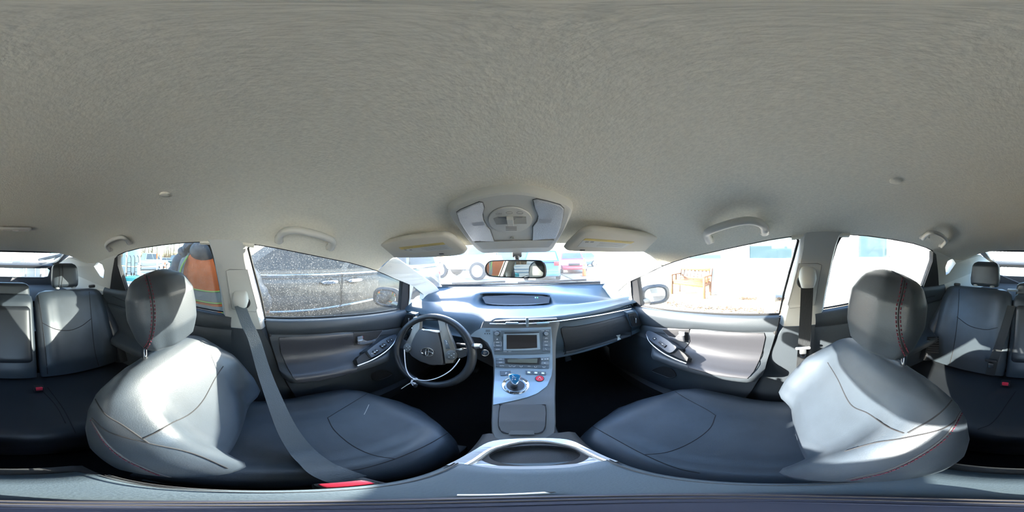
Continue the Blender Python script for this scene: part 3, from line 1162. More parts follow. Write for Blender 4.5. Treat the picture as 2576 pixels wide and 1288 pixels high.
# buckles
for (p, lab) in ((at(97, 978, z=-.725), 'red release buckle in its slot on the left rear cushion'), (at(2530, 966, z=-.725), 'red release buckle upright on the right rear cushion')):
    t_ = thing('belt_buckle', p, lab, 'belt buckle', 'rear belt buckles')
    mk('housing', rbox(p + V((0, 0, .006)), (.042, .034, .03), .004), BLACKP, t_)
    mk('release_button', rbox(p + V((0, .013, .014)), (.030, .012, .022), .004), RED, t_)
for (p, lab) in ((at(872, 1218, x=-.085), 'red release buckle wedged beside the driver seat cushion'), (at(1735, 1211, x=.118), 'red release buckle wedged beside the passenger seat cushion')):
    t_ = thing('belt_buckle', p - V((0, 0, .1)), lab, 'belt buckle', 'front belt buckles')
    mk('housing', rbox(p + V((0, 0, -.055)), (.024, .044, .10), .006), BLACKP, t_)
    mk('release_button', rbox(p + V((0, .0, -.004)), (.018, .036, .012), .004), RED, t_)

# ================================================================== DASHBOARD
def curved_panel(dense, off, th, f=None):
    """fill an outline in pixel space by scan rows so that it follows the curved surface"""
    f = f or stk
    y0, y1 = min(b for a, b in dense), max(b for a, b in dense)
    nr = max(9, int((y1 - y0) / 3) + 1)
    top, bot = [], []
    for j in range(nr):
        y = y0 + .01 + (y1 - y0 - .02) * j / (nr - 1)
        xs = []
        for (a, b), (c_, d) in zip(dense, dense[1:] + dense[:1]):
            if (b <= y < d) or (d <= y < b):
                xs.append(a + (c_ - a) * (y - b) / (d - b))
        if len(xs) < 2:
            continue
        l, r_ = min(xs), max(xs)
        if any(f(l + (r_ - l) * k / 8, y, off) is None for k in range(9)):
            continue
        top.append([f(l + (r_ - l) * k / 8, y, off) for k in range(9)])
        bot.append([f(l + (r_ - l) * k / 8, y, off - th) for k in range(9)])
    rows_ = []
    for a, b in zip(top, bot):
        rows_.append([b[0]] + a + [b[-1]])
    rows_.insert(0, [rows_[0][0].lerp(rows_[0][-1], k / 10) for k in range(11)])
    rows_.append([rows_[-1][0].lerp(rows_[-1][-1], k / 10) for k in range(11)])
    return loft(rows_, False, False)


dash = thing('dashboard', (0, .9, -.75), 'wide dark dashboard with a centre instrument hood and control stack', 'dashboard')


def dprof(x):
    """cross-section (y, z) of the dashboard at x, from the windshield to the firewall"""
    zc = -.219 - .19 * (x + .12) ** 2
    k = 1 - sst(.17, .235, abs(x + .03))
    b = ws_base(max(-.62, min(.62, x)))
    left = 1 - sst(-.235, -.10, x)      # driver side: the edge drops to the column
    ze = -.302 - .11 * left
    ye = .722 + .05 * (abs(x) / .6) ** 3
    e = abs(x) / .66
    pl = [(b.y - .01, b.z - .012), (1.12, max(zc, -.26) - .004), (1.03, zc - .001 + .002 * k), (1.0 - .012 * k, zc), (.965 - .0 * k + .012 * k, zc - .008 - .004 * k), (.93 + .09 * k, zc - .026 + .006 * k), (.90 + .105 * k, zc - .044 - .020 * k),
          (.865 + .02 * k, -.280 - .006 * k - .008 * e), (.81, -.291 - .010 * e), (.755, -.298 - .006 * e - .03 * left), (ye + .008, ze + .010), (ye - .004, ze - .004), (ye + .002, ze - .016), (ye + .012, ze - .03)]
    if left > .5:
        pl += [(.745, -.47), (.75, -.52), (.78, -.575), (.90, -.62), (1.15, -.80), (1.3, -.97)]
    else:
        zl = .09 * max(0, x - .1)
        pl += [(.722, -.37 + zl * .2), (.712, -.44 + zl * .5), (.718, -.505 + zl * .8), (.745, -.565 + zl), (1.15, -.80), (1.3, -.97)]
    return pl


cols = []
NX = 89
for i in range(NX):
    x = -.665 + 1.33 * i / (NX - 1)
    cols.append(smooth_line([V((x, y, z)) for y, z in dprof(x)], 3))
dbody = mk('body', loft(cols, False, False), DASH, dash, sharp=45)
dt = bvh_of(dbody)


def dcast(a, b, off=0.):
    return cast(dt, a, b, off) or at(a, b, y=.735 - off)

# end pieces against the doors
# instrument display in the hood
disp = [(1213, 748), (1220, 745), (1290, 742), (1360, 744), (1384, 748), (1381, 762), (1340, 766), (1290, 767.5), (1240, 766), (1221, 763)]
ds = mk('instrument_display', sheet([at(a, b, y=.965 - .06 * (b - 742) / 25) for a, b in disp], V((0, .012, 0))), SCREEN, dash, label='long dark instrument display under the hood', smooth=False)
mk('blue_indicator', rbox(at(1347, 748.5, y=.945), (.006, .003, .005), .001), mat('blue_led', (.05, .25, 1.0), .4, emit=3.), ds)
mk('green_indicator', rbox(at(1352, 748.5, y=.945), (.004, .003, .005), .001), mat('green_led', (.05, .9, .45), .4, emit=2.), ds)
# centre vents: dark slot under the lip
vt = plane_map((0, .703, -.32), (0, -1, -.05))
vo = [(1232, 814), (1246, 808), (1290, 806), (1345, 804.5), (1402, 802.5), (1403, 816), (1388, 819.5), (1290, 821), (1228, 821)]
cv = mk('center_vent', sheet([vt(a, b) for a, b in vo], V((0, .02, 0))), RUBBER, dash, smooth=False)
for k in range(13):
    x = 1244 + k * 12.2
    mk('vane', sheet([vt(x, 807.5, .003), vt(x + 1.3, 807.5, .003), vt(x + 1.3, 818.5, .003), vt(x, 818.5, .003)], V((0, .006, 0))), mat('vane_plastic', (.06, .065, .08), .4), cv, smooth=False)
mk('divider', rbox(vt(1326.5, 812, .006), (.012, .012, .055), .002), SILV, cv)
for x in (1288, 1366):
    mk('louver_tab', rbox(vt(x, 813, .010), (.055, .012, .010), .003), SILV, cv)
strip = smooth_line([vt(1232, 814.5, .006), vt(1290, 815, .008), vt(1345, 813.5, .008), vt(1400, 808.5, .008), at(1450, 801.5, y=.706), at(1500, 794, y=.716), at(1550, 784.5, y=.735), at(1588, 776, y=.755)], 5)
mk('silver_strip', tube(strip, .0032, 8), SILVB, dash)
# glove box door, lower bin, latch
gl = [(1411, 826), (1440, 822), (1500, 812), (1560, 797), (1577, 796), (1588, 841), (1570, 850), (1500, 870), (1424, 889), (1421, 865)]
glo = [dcast(*p, .004) for p in gl]
gd = dcast
gm = mk('glove_box_door', curved_panel(gl, .004, .006, gd), DASHD, dash, smooth=False, label='dark glove box door')
mk('gap', ring_tube([p for p in smooth_line(glo, 3, True)], .0018, 5), SEAM, gm)
mk('glove_box_latch', sheet([dcast(*p, .006) for p in ((1549, 843), (1559, 841), (1557, 849), (1561, 853), (1552, 856), (1553, 849))], V((0, .006, 0))), mat('pale_latch', (.45, .43, .38), .5), dash, smooth=False)
lb_ = [dcast(*p, .003) for p in ((1420, 890), (1434, 886), (1436, 902), (1438, 905), (1423, 910))]
lbm = mk('lower_latch_panel', sheet(lb_, V((0, .01, 0))), DASHD, dash, smooth=False)
mk('gap', ring_tube(lb_, .0016, 5), SEAM, lbm)
seam('gap', dt, [(1438, 904), (1500, 888), (1560, 866), (1612, 836)], SEAM, dash, .0016)
# side vents
for s, out in ((-1, [(1010, 818), (1021, 792), (1026, 790), (1041, 793), (1042, 798), (1030, 822), (1024, 826), (1012, 824)]), (1, [(1581, 790), (1596, 786), (1600, 788), (1613, 812), (1611, 818), (1594, 822), (1591, 820)])):
    pts = [at(a, b, y=.70 + (.010 if s < 0 else -.008)) for a, b in out]
    cen = sum(pts, V()) / len(pts)
    po = mk('side_vent', sheet([cen + (p - cen) * 1.16 + V((0, .004, 0)) for p in pts], V((0, .03, 0))), DASH, dash, smooth=False)
    mk('opening', sheet([p + V((0, -.002, 0)) for p in pts], V((0, .01, 0))), RUBBER, po, smooth=False)
    lo_x, hi_x = min(p.x for p in pts), max(p.x for p in pts)
    for k in range(6):
        f = (k + .6) / 6.2
        a_ = at(*((1015 + 25 * f, 800) if s < 0 else (1583 + 26 * f, 804)), y=.706 if s < 0 else .688)
        d_ = V((.012 * s * -1, 0, .032)) if s < 0 else V((-.010, 0, .034))
        mk('vane', tube([a_ - d_ * .72, a_ + d_ * .72], .0015, 5), mat('dark_vane_plastic', (.03, .033, .04), .5), po)
    mk('tab', rbox(at(1029 if s < 0 else 1599, 806, y=.704 if s < 0 else .686), (.008, .01, .03), .002), SILVB, po)
    # small defroster grille on top
    gp = at(1036 if s < 0 else 1576, 781 if s < 0 else 771.5, y=.80 if s < 0 else .79)
    dg = mk('defroster_grille', rbox(gp, (.06, .03, .006), .002), BLACKP, dash)
    for k in range(3):
        mk('slot', rbox(gp + V((-.018 + .018 * k, -.002, .004)), (.012, .02, .004), .001), SILV, dg)
# driver side: start button panel, stalks, pedals
pb_ = [(1181, 846), (1208, 849), (1227, 862), (1237, 881), (1243, 904), (1244, 925), (1225, 915), (1195, 900), (1182, 880)]
col_p = plane_map((-.15, .69, -.42), (.1, -1, .25))
pn = mk('start_panel', sheet([col_p(a, b) for a, b in pb_], V((0, .03, -.01))), DASHD, dash, smooth=False)
c0 = col_p(1220, 887, .004)
nrm = V((.1, -1, .25)).normalized()
sb = mk('start_button', lathe([(.0165, -.004), (.0165, .002), (.014, .004), (.0, .004)], c0, nrm, 28), mat('deep_blue_button', (.01, .05, .12), .2, coat=.5), dash, label='round blue start button')
mk('ring', ring_tube([c0 + nrm * .002 + (nrm.orthogonal().normalized() * math.cos(t2) + nrm.cross(nrm.orthogonal().normalized()) * math.sin(t2)) * .0165 for t2 in [2 * math.pi * k / 28 for k in range(28)]], .0018, 6), CHROME, sb)
mk('lettering', word('POWER', lambda a, b, off=0: col_p(a, b, .0088), 1220.5, 885, 2.6, 14), mat('blue_print', (.25, .5, .75), .5), sb)
mk('symbol', ring_tube([col_p(1221 + 2.4 * math.cos(t2), 891 + 2.4 * math.sin(t2), .0088) for t2 in [2 * math.pi * k / 12 for k in range(12)]], .0005, 4), mat('blue_print', (.25, .5, .75), .5), sb)

# ================================================================== CENTRE CONSOLE BRIDGE
YT = [(806, .705), (820, .692), (860, .662), (892, .628), (928, .583), (945, .555), (960, .528), (1000, .448), (1020, .412), (1060, .346), (1108, .272), (1116, .262)]


def stk(px, py, off=0.):
    y = interp(YT, py)
    p = at(px, py, y=y)
    q1, q0 = at(px, py + 4, y=interp(YT, py + 4)), at(px, py - 4, y=interp(YT, py - 4))
    n = (q1 - q0).cross(V((1, 0, 0))).normalized()
    if n.dot(EYE - p) < 0:
        n = -n
    return p + n * off


console = thing('center_console', (.02, .4, -.62), 'silver grey centre console bridge sloping from the dashboard', 'console')
EDGE = [(808, 1214, 1408), (830, 1206, 1402), (850, 1212, 1399), (880, 1236, 1398), (905, 1241, 1398), (950, 1241, 1398), (1000, 1238, 1397), (1060, 1236, 1398), (1085, 1237, 1397), (1100, 1243, 1391), (1108, 1258, 1376)]
rows = []
for py in list(range(808, 1100, 6)) + [1100, 1104, 1108]:
    l = interp([(a, b) for a, b, c_ in EDGE], py)
    r_ = interp([(a, c_) for a, b, c_ in EDGE], py)
    row = []
    a_, b_ = stk(l, py), stk(r_, py)
    dpt = V((0, .045, -.06)) if py < 900 else V((0, .02, -.05))
    row += [a_ + dpt, a_ + V((0, 0, -.008)), stk(l + 2.5, py)]
    row += [stk(l + (r_ - l) * k / 14, py) for k in range(1, 14)]
    row += [stk(r_ - 2.5, py), b_ + V((0, 0, -.008)), b_ + dpt]
    rows.append(row)
end = [p + V((0, .01, -.045)) for p in rows[-1]]
rows.append([p + V((0, -.004, -.012)) for p in rows[-1]])
rows.append(end)
CONG = mat('grey_console_plastic', (.075, .08, .085), .5, bump=.1, bscale=500)
mk('bridge', loft(rows, False, False), CONG, console, sharp=50)
PLATE = [(1181, 846), (1196, 833), (1214, 824), (1290, 823), (1386, 822), (1389, 860), (1389.5, 900), (1389.5, 928), (1387, 946), (1376, 972), (1352, 990), (1327, 1000), (1290, 1009), (1241, 1019), (1241, 1000), (1244, 953), (1245, 924), (1243, 904), (1237, 881), (1227, 862), (1208, 849)]


mk('silver_plate', curved_panel(PLATE, .003, .004), SILV, console, label='silver blue plate around the shifter and controls', sharp=60)
BTN = mat('slate_button', (.10, .125, .15), .45)
BTNG = mat('slate_button_gap', (.02, .024, .03), .6)
# head unit
hu = thing('head_unit', stk(1313, 895), 'grey audio unit with dark touchscreen set in the console', 'car stereo')
mk('face', curved_panel([(1240, 829), (1385, 828), (1384, 890), (1244, 892)], .006, .004), mat('slate_face_plastic', (.10, .13, .155), .42, metal=.25), hu, sharp=60)
mk('screen_bezel', curved_panel([(1267, 838), (1356, 837), (1359, 881), (1267, 882)], .009, .003), mat('pale_bezel', (.33, .42, .50), .35, metal=.5), hu, sharp=60)
mk('screen', curved_panel([(1275, 842), (1350, 842), (1351, 876), (1275, 878)], .0105, .002), SCREEN, hu, sharp=60)
mk('disc_slot', curved_panel([(1270, 836), (1355, 834.5), (1355, 837), (1270, 838.5)], .011, .002), RUBBER, hu)
for kx in (1251.5, 1373):
    n_ = (stk(kx, 839, .02) - stk(kx, 839)).normalized()
    kn = mk('knob', lathe([(.0095, 0), (.0095, .010), (.0080, .013), (.0, .013)], stk(kx, 839, .006), n_, 24), mat('grey_knob', (.22, .25, .28), .35, metal=.3), hu)
    mk('collar', lathe([(.0115, 0), (.0115, .003), (.0095, .003)], stk(kx, 839, .006), n_, 24), BLACKP, kn)
for (x0, x1, ys) in ((1242, 1263, (847, 857, 865.5, 874.5, 884)), (1364, 1383.5, (846, 855.5, 864.5, 873.5, 883.5))):
    for a, b in zip(ys, ys[1:]):
        mk('button', curved_panel([(x0 + .6, a), (x1, a), (x1, b - 1.4), (x0 + .6, b - 1.4)], .0085, .003), BTN, hu, sharp=60)
for tx, cx_, cy_, hh, ww in (('POWER', 1245.5, 832.5, 1.6, 8), ('VOL', 1259, 833, 1.6, 5), ('TUNE', 1365, 832, 1.6, 7), ('SCROLL', 1377, 831.5, 1.6, 9), ('SEEK', 1253, 861, 2.2, 9), ('TRACK', 1253.5, 869.5, 2.2, 10), ('AUDIO', 1253, 879, 2.4, 10), ('APPS', 1373.5, 850.5, 2.4, 7),
                          ('SETUP', 1373.5, 859, 2.4, 9), ('CAR', 1373.5, 868.3, 2.4, 7), ('HYBRID', 1271.5, 884.5, 1.8, 9), ('SYNERGY', 1283, 884.5, 1.8, 8)):
    mk('lettering', word(tx, lambda a, b, off=0: stk(a, b, .0092), cx_, cy_, hh, ww), WHITEP, hu)
mk('symbol', sheet([stk(1251.5, 851, .0092), stk(1253.5, 854, .0092), stk(1249.5, 854, .0092)], V((0, .0004, 0))), WHITEP, hu)
mk('symbol', tube([stk(1371.5, 876, .0092), stk(1372.4, 878.5, .0092), stk(1375, 880, .0092)], .0006, 4), WHITEP, hu)
mk('bracket', tube([stk(*p, .0095) for p in ((1246, 860), (1243.5, 860), (1243.5, 871), (1246, 871))], .0004, 4), WHITEP, hu)
mk('bracket', tube([stk(*p, .0095) for p in ((1259, 860), (1262, 860), (1262, 871), (1259, 871))], .0004, 4), WHITEP, hu)
# speaker / passenger airbag lamps left of the unit
mk('airbag_lamp', curved_panel([(1222.5, 829), (1233.5, 829), (1233, 835), (1222, 835)], .0045, .002), BTN, console)
for x in (1220.5, 1226.5, 1232):
    mk('sensor_hole', lathe([(.0024, 0), (.0024, .001), (0, .001)], stk(x, 839.3, .003), (stk(x, 839, .02) - stk(x, 839)).normalized(), 10), RUBBER, console)
# climate panel
cl = mk('climate_panel', curved_panel([(1247, 900), (1382, 898), (1380.5, 927), (1247.5, 924)], .0055, .004), BTN, console, sharp=60)
mk('climate_bezel', curved_panel([(1271, 901), (1359, 900), (1357, 917), (1273, 916)], .009, .003), BLACKP, cl, sharp=60)
mk('climate_display', curved_panel([(1277, 904), (1352, 902.5), (1350.5, 913.5), (1278, 913)], .0125, .003), LCD, cl, sharp=60)
for q in ([(1248.5, 901), (1269, 901), (1269.5, 907), (1249, 907)], [(1249, 909), (1269.7, 909), (1270, 915), (1249.3, 915)], [(1361, 900), (1380.5, 899.5), (1380, 907), (1361, 907.5)], [(1361, 909.5), (1380, 909), (1379.7, 917), (1361, 917)]):
    mk('button', curved_panel(q, .0085, .003), mat('slate_button_light', (.14, .17, .20), .45), cl, sharp=60)
for tx, cx_, cy_, hh, ww in (('TEMP', 1259, 904, 1.8, 8), ('OFF', 1260, 912, 2.2, 9), ('AUTO', 1263, 920, 2.2, 11), ('A/C', 1331, 921.5, 2.2, 7)):
    mk('lettering', word(tx, lambda a, b, off=0: stk(a, b, .0091 if b < 917 else .0062), cx_, cy_, hh, ww), WHITEP, cl)
for x in (1284, 1293, 1311, 1347, 1368):
    mk('symbol', tube([stk(x - 3, 919.5 + (x - 1284) * .03, .0062), stk(x - 2, 922.5 + (x - 1284) * .03, .0062), stk(x + 2, 922.5 + (x - 1284) * .03, .0062), stk(x + 3, 919.5 + (x - 1284) * .03, .0062)], .0006, 4), WHITEP, cl)
for x, y in ((1363, 904.5), (1371, 904), (1377, 903.5), (1370, 914)):
    mk('symbol', rbox(stk(x, y, .0088), (.006, .002, .004), .0008), WHITEP, cl)
# drive-mode buttons, park button, hazard
pbk = mk('park_button', curved_panel([(1259, 935), (1283, 934.5), (1283.5, 944.5), (1260, 945)], .0055, .003), BTN, console, sharp=60)
mk('outline', ring_tube([stk(*p, .0055) for p in ((1258.5, 934.5), (1283.5, 934), (1284, 945), (1259.5, 945.5))], .0008, 5), BTNG, pbk)
mk('lettering', word('P', lambda a, b, off=0: stk(a, b, .0061), 1274, 940, 4.5, 4), WHITEP, pbk)
for k in range(3):
    x0 = 1322 + k * 17.5
    dm = mk('mode_button', curved_panel([(x0, 933 + k), (x0 + 16.5, 933.8 + k), (x0 + 16, 942.5 + k), (x0 + .5, 941.5 + k)], .0055, .003), BTN, console, sharp=60)
    mk('symbol', curved_panel([(x0 + 5, 935.5 + k), (x0 + 12, 935.8 + k), (x0 + 12, 940 + k), (x0 + 5, 939.8 + k)], .0066, .001), WHITEP, dm)
hz = mk('hazard_button', sheet([stk(1357.5 + 10 * math.cos(t2), 953.5 + 6.8 * math.sin(t2), .007) for t2 in [2 * math.pi * k / 28 for k in range(28)]], (stk(1357, 953) - stk(1357, 953, .006))), RED, console, label='red hazard button with white triangle', smooth=False)
mk('triangle', tube([stk(*p, .0076) for p in ((1357.5, 950), (1362.5, 956.5), (1352.5, 956.5), (1357.5, 950))], .0007, 4), WHITEP, hz)
mk('rim', ring_tube([stk(1357.5 + 10.6 * math.cos(t2), 953.5 + 7.3 * math.sin(t2), .005) for t2 in [2 * math.pi * k / 28 for k in range(28)]], .001, 5), BLACKP, hz)
# shifter well and lever
sn = (stk(1297, 970, .02) - stk(1297, 970)).normalized()


def oval(cx_, cy_, rx, ry, off, n=36):
    return [stk(cx_ + rx * math.cos(2 * math.pi * k / n), cy_ + ry * math.sin(2 * math.pi * k / n), off) for k in range(n)]


sh = thing('shift_lever', stk(1297, 972), 'short shift lever with translucent blue top and silver collar', 'shift lever')
mk('well_ring', loft([oval(1297, 970, 36, 23, .003), oval(1297, 970, 34, 21.5, .008), oval(1297, 970, 29, 18, .006), oval(1297, 971, 24, 14.5, -.001), oval(1297, 971, 22, 13.5, .001)], False), CHROME, sh)
mk('well', loft([oval(1297, 971, 23, 14, .0045), oval(1297, 971, 5, 3, .005)], True), mat('dark_well', (.02, .022, .026), .3), sh)
base = stk(1293, 972, .004)
up = (sn * .8 + V((0, 0, .4)) + V((0, -.25, 0))).normalized()
mk('stem', tube([base, base + up * .02, base + up * .035], [.012, .011, .012], 14), mat('dark_grey_stem', (.06, .065, .07), .4), sh)
kc = base + up * .040
kf = plane_map(kc + V((0, -.012, .016)), (0, -.75, .66))
kshape = [(1280, 944), (1287, 941), (1297, 940.5), (1305, 942), (1309, 946), (1307, 955), (1302, 963), (1296, 967), (1289, 963), (1283, 955)]
ko = smooth_line([kf(a, b) for a, b in kshape], 3, True)
kn_n = V((0, -.75, .66)).normalized()
kcen = sum(ko, V()) / len(ko)
mk('collar', loft([[kcen + (p - kcen) * .72 - kn_n * .026 for p in ko], [kcen + (p - kcen) * 1.06 - kn_n * .014 for p in ko], [kcen + (p - kcen) * 1.09 - kn_n * .003 for p in ko], [kcen + (p - kcen) * .98 for p in ko]]), SILVB, sh)
kt = mk('blue_top', loft([[kcen + (p - kcen) * .97 for p in ko], [kcen + (p - kcen) * .9 + kn_n * .004 for p in ko], [kcen + (p - kcen) * .5 + kn_n * .006 for p in ko]]), mat('blue_knob_plastic', (.01, .14, .32), .12, coat=.8), sh)
for tx, cx_, cy_ in (('R', 1290.5, 945), ('N', 1290, 949.5), ('D', 1289.5, 954.3), ('B', 1296.3, 954.3)):
    mk('lettering', word(tx, lambda a, b, off=0: kf(a, b, .0066), cx_, cy_, 3.4, 3.2), WHITEP, kt)
mk('symbol', tube([kf(*p, .0066) for p in ((1292, 945.5), (1294.5, 949.5), (1299, 949.5))], .0005, 4), WHITEP, kt)
# storage lid on the bridge
lid = [(1259, 1021), (1265, 1018.5), (1362, 1018.5), (1371, 1022), (1373, 1040), (1371, 1072), (1365, 1085), (1352, 1090), (1276, 1090), (1261, 1084), (1255, 1070), (1256, 1040)]
lm = mk('storage_lid', curved_panel(lid, .004, .004), mat('lid_plastic', (.055, .058, .062), .55, bump=.1, bscale=500), console, sharp=60, label='square dark lid on the console bridge')
mk('gap', ring_tube(smooth_line([stk(*p, .002) for p in lid], 4, True), .0018, 5), SEAM, lm)
mk('finger_lip', curved_panel([(1285, 1084), (1342, 1084), (1345, 1094), (1279, 1094)], .006, .004), CONG, lm, sharp=60)
# lower console: side walls, cup holder, armrest
low = thing('armrest_console', (.022, .05, -.97), 'low console between the seats with cup holder and padded armrest lid', 'console')
mk('side_walls', loft([[V((.022 + x, y, z)) for x, z in ((-.066, -.95), (-.068, -.70), (-.088, -.60), (-.075, -.585), (.075, -.585), (.088, -.60), (.068, -.70), (.066, -.95))] for y in (-.16, -.1, .1, .24, .30)]), DASHD, low, sharp=50)
mk('tray', rbox((.022, .42, -.80), (.15, .36, .06), .01), BLACKP, low)
za = -.56
ch = (.028, .212)
rim_out = [V((.022 - .088, .15, za - .004)), V((.022 - .08, .21, za - .008)), V((.022 - .06, .262, za - .012)), V((.022, .278, za - .014)), V((.022 + .06, .262, za - .012)), V((.022 + .08, .21, za - .008)), V((.022 + .088, .15, za - .004))]
cupc = V((.026, .204, za - .010))
cup = [cupc + V((.058 * math.cos(t2), .040 * math.sin(t2), 0)) for t2 in [2 * math.pi * k / 32 for k in range(32)]]
fr_ = smooth_line(rim_out, 5)
mk('cup_holder_surround', sheet(fr_, V((0, 0, -.03)), [cup]), mat('satin_silver_frame', (.45, .47, .50), .35, metal=.6), low, smooth=False)
mk('cup_well', loft([cup, [p + V((0, 0, -.075)) for p in cup], [cupc + (p - cupc) * .9 + V((0, 0, -.085)) for p in cup], [cupc + (p - cupc) * .1 + V((0, 0, -.085)) for p in cup]], False), RUBBER, low)
mk('cup_insert', sheet([cupc + V((.070 * math.cos(t2), .050 * math.sin(t2), .0025)) for t2 in [2 * math.pi * k / 32 for k in range(32)]], V((0, 0, -.004)), [[p + V((0, 0, .0025)) for p in cup]]), BLACKP, low, smooth=False)
mk('silver_band', tube(smooth_line([cupc + V((-.072, -.045, .003)), cupc + V((-.060, .018, .004)), cupc + V((-.03, .048, .004)), cupc + V((0, .056, .004)), cupc + V((.03, .048, .004)), cupc + V((.060, .018, .004)), cupc + V((.072, -.045, .003))], 5), .0055, 8), SILVB, low)
lr = []
for j in range(16):
    v = j / 15
    y = -.135 + .315 * v
    wv_ = interp([(0, .070), (.06, .082), (.5, .089), (.9, .088), (.97, .08), (1, .068)], v)
    dz_ = interp([(0, -.02), (.05, -.004), (.5, .004), (.95, 0), (1, -.014)], v)
    yy = lambda u: y - .018 * (1 - u * u) * sst(.6, 1, v)
    ring = []
    for k in range(40):
        th = 2 * math.pi * (k + .5) / 40
        u = spw(math.cos(th), .35)
        ring.append(V((.022 + u * wv_, yy(u), za - .018 + (.018 + dz_ if math.sin(th) > 0 else -.02) * abs(math.sin(th)) ** .35)))
    lr.append(ring)
alid = mk('armrest_lid', loft(lr), mat('armrest_leather', (.060, .083, .104), .5, bump=.1, bscale=420), low, sharp=60, label='padded dark armrest lid')
at_ = bvh_of(alid)
for k in range(3):
    for s in (-1, 1):
        pts = [V((.022 + s * (.079 + .004 * k), -.11 + .27 * j / 10, za + .001 - .005 * k)) for j in range(11)]
        mk('edge_stitch', tube(pts, .0012, 5), PIPE if k != 1 else SEAM, alid)
# dark ringed disc, stands for the smeared patch below the camera on the lid
t_ = thing('nadir_disc', (CX, 0, za), 'dark round ringed disc lying on the armrest lid', 'disc')
BR = mat('brown_grey_rubber', (.05, .042, .038), .6)
mk('base', lathe([(.050, .0), (.051, .006), (.047, .010), (.040, .012), (0, .012)], (CX, .004, za + .004), (0, 0, 1), 48), mat('navy_rubber', (.026, .030, .050), .5), t_)
for r_ in (.044, .034, .022):
    mk('ring', ring_tube([V((CX + r_ * math.cos(t2), .004 + r_ * math.sin(t2), za + .0165)) for t2 in [2 * math.pi * k / 48 for k in range(48)]], .002, 6), BR if r_ > .03 else mat('navy_rubber', (.026, .030, .050), .5), t_)
tp = cast(at_, 1120, 1236, .004)
t_ = thing('pen', tp, 'slim white and black stylus lying on the armrest lid', 'pen')
a_, b_ = V((CX - .034, .052, za + .009)), V((CX + .002, .066, za + .009))
mk('barrel', tube([a_, a_.lerp(b_, .9)], .003, 10), mat('white_gloss', (.85, .85, .83), .2), t_)
mk('tip', tube([a_.lerp(b_, .9), b_], [.003, .001], 10), BLACKP, t_)

# ================================================================== STEERING WHEEL
wc = V((-.352, .575, -.443))
wn = V((0, -.905, .425)).normalized()
wx = V((1, 0, 0))
wy = wn.cross(wx).normalized()
if wy.z < 0:
    wy = -wy
wm = plane_map(wc, wn)
sw = thing('steering_wheel', wc - wy * .19, 'black leather steering wheel with silver spokes and round buttons', 'steering wheel')
R1, R2 = .180, .172
rimp = [wc + wx * (R1 * math.cos(t2)) + wy * (R2 * math.sin(t2)) for t2 in [2 * math.pi * k / 72 for k in range(72)]]
rim = mk('rim', ring_tube(rimp, [.0172 + .0015 * math.cos(2 * (2 * math.pi * k / 72)) for k in range(72)], 14), LEATHER2, sw)
GM = mat('gunmetal_spoke', (.21, .20, .185), .35, metal=.5)


def z1(p):
    return (980 + p[0] / 6.133, 780 + p[1] / 6.133)


def wsheet(name, pts, off, th, material, parent, sm=0, **kw):
    q = [wm(*z1(p), off) for p in pts]
    if sm:
        q = smooth_line(q, sm, True)
    return mk(name, pillow(q, wn * th, .90, .5), material, parent, **kw)


hub = wsheet('airbag_cover', [(500, 300), (650, 318), (795, 342), (830, 480), (862, 640), (882, 800), (870, 838), (690, 842), (520, 790), (390, 710), (352, 660), (358, 580), (400, 460), (450, 360)], -.022, .030, mat('airbag_grain', (.055, .057, .062), .55, bump=.12, bscale=500), sw)
mk('column_shroud', tube([wc - wn * .02, wc - wn * .08, wc - wn * .17], [.075, .07, .065], 20), BLACKP, sw)
wsheet('spoke', [(400, 110), (515, 95), (512, 180), (505, 290), (450, 365), (400, 470), (355, 590), (350, 660), (295, 650), (262, 560), (300, 480), (350, 390), (385, 280), (395, 190)], -.016, .020, GM, sw)
wsheet('spoke', [(760, 110), (880, 140), (900, 240), (940, 330), (1000, 480), (1050, 620), (1045, 720), (1010, 815), (890, 825), (870, 680), (840, 520), (800, 340), (785, 220)], -.016, .020, GM, sw)
wsheet('side_spoke', [(180, 440), (290, 480), (310, 520), (255, 600), (180, 590), (135, 560)], -.016, .018, LEATHER2, sw)
wsheet('side_spoke', [(1010, 610), (1140, 580), (1230, 580), (1220, 700), (1120, 740), (1040, 730)], -.016, .018, LEATHER2, sw)
wsheet('spoke_glint', [(1000, 600), (1060, 598), (1110, 588), (1145, 575), (1150, 608), (1100, 622), (1030, 618)], .0, .006, SILVB, sw)  # bright sliver painted in as a glint on the spoke
wsheet('top_bridge', [(512, 100), (640, 92), (762, 105), (768, 165), (640, 165), (512, 150)], -.012, .022, LEATHER2, sw)
wsheet('bridge_trim', [(500, 300), (515, 288), (660, 302), (790, 318), (795, 345), (650, 322)], .004, .006, SILVB, sw)
for (ox, oy, rx, ry) in ((286, 582, 58, 66), (955, 697, 86, 74)):
    pad = mk('button_pad', pillow([wm(*z1((ox + rx * math.cos(t2), oy + ry * math.sin(t2))), .004) for t2 in [2 * math.pi * k / 28 for k in range(28)]], wn * .010, .85), mat('pad_plastic', (.10, .105, .105), .4), sw)
    mk('rim_ring', ring_tube([wm(*z1((ox + rx * 1.03 * math.cos(t2), oy + ry * 1.03 * math.sin(t2))), .006) for t2 in [2 * math.pi * k / 28 for k in range(28)]], .0014, 6), GM, pad)
    for (ax, ay) in ((-.45, -.35), (.45, -.3), (-.45, .4), (.4, .45), (0, .05)):
        mk('mark', rbox(wm(*z1((ox + rx * ax, oy + ry * ay)), .0152), (.0055, .001, .0025), .0006), WHITEP, pad)
ph_ = wsheet('phone_buttons', [(842, 455), (895, 465), (925, 540), (945, 600), (872, 600), (855, 530)], .002, .006, BTN, sw)
mk('mark', tube([wm(*z1(p), .0086) for p in ((862, 470), (880, 485), (872, 505))], .0008, 4), WHITEP, ph_)
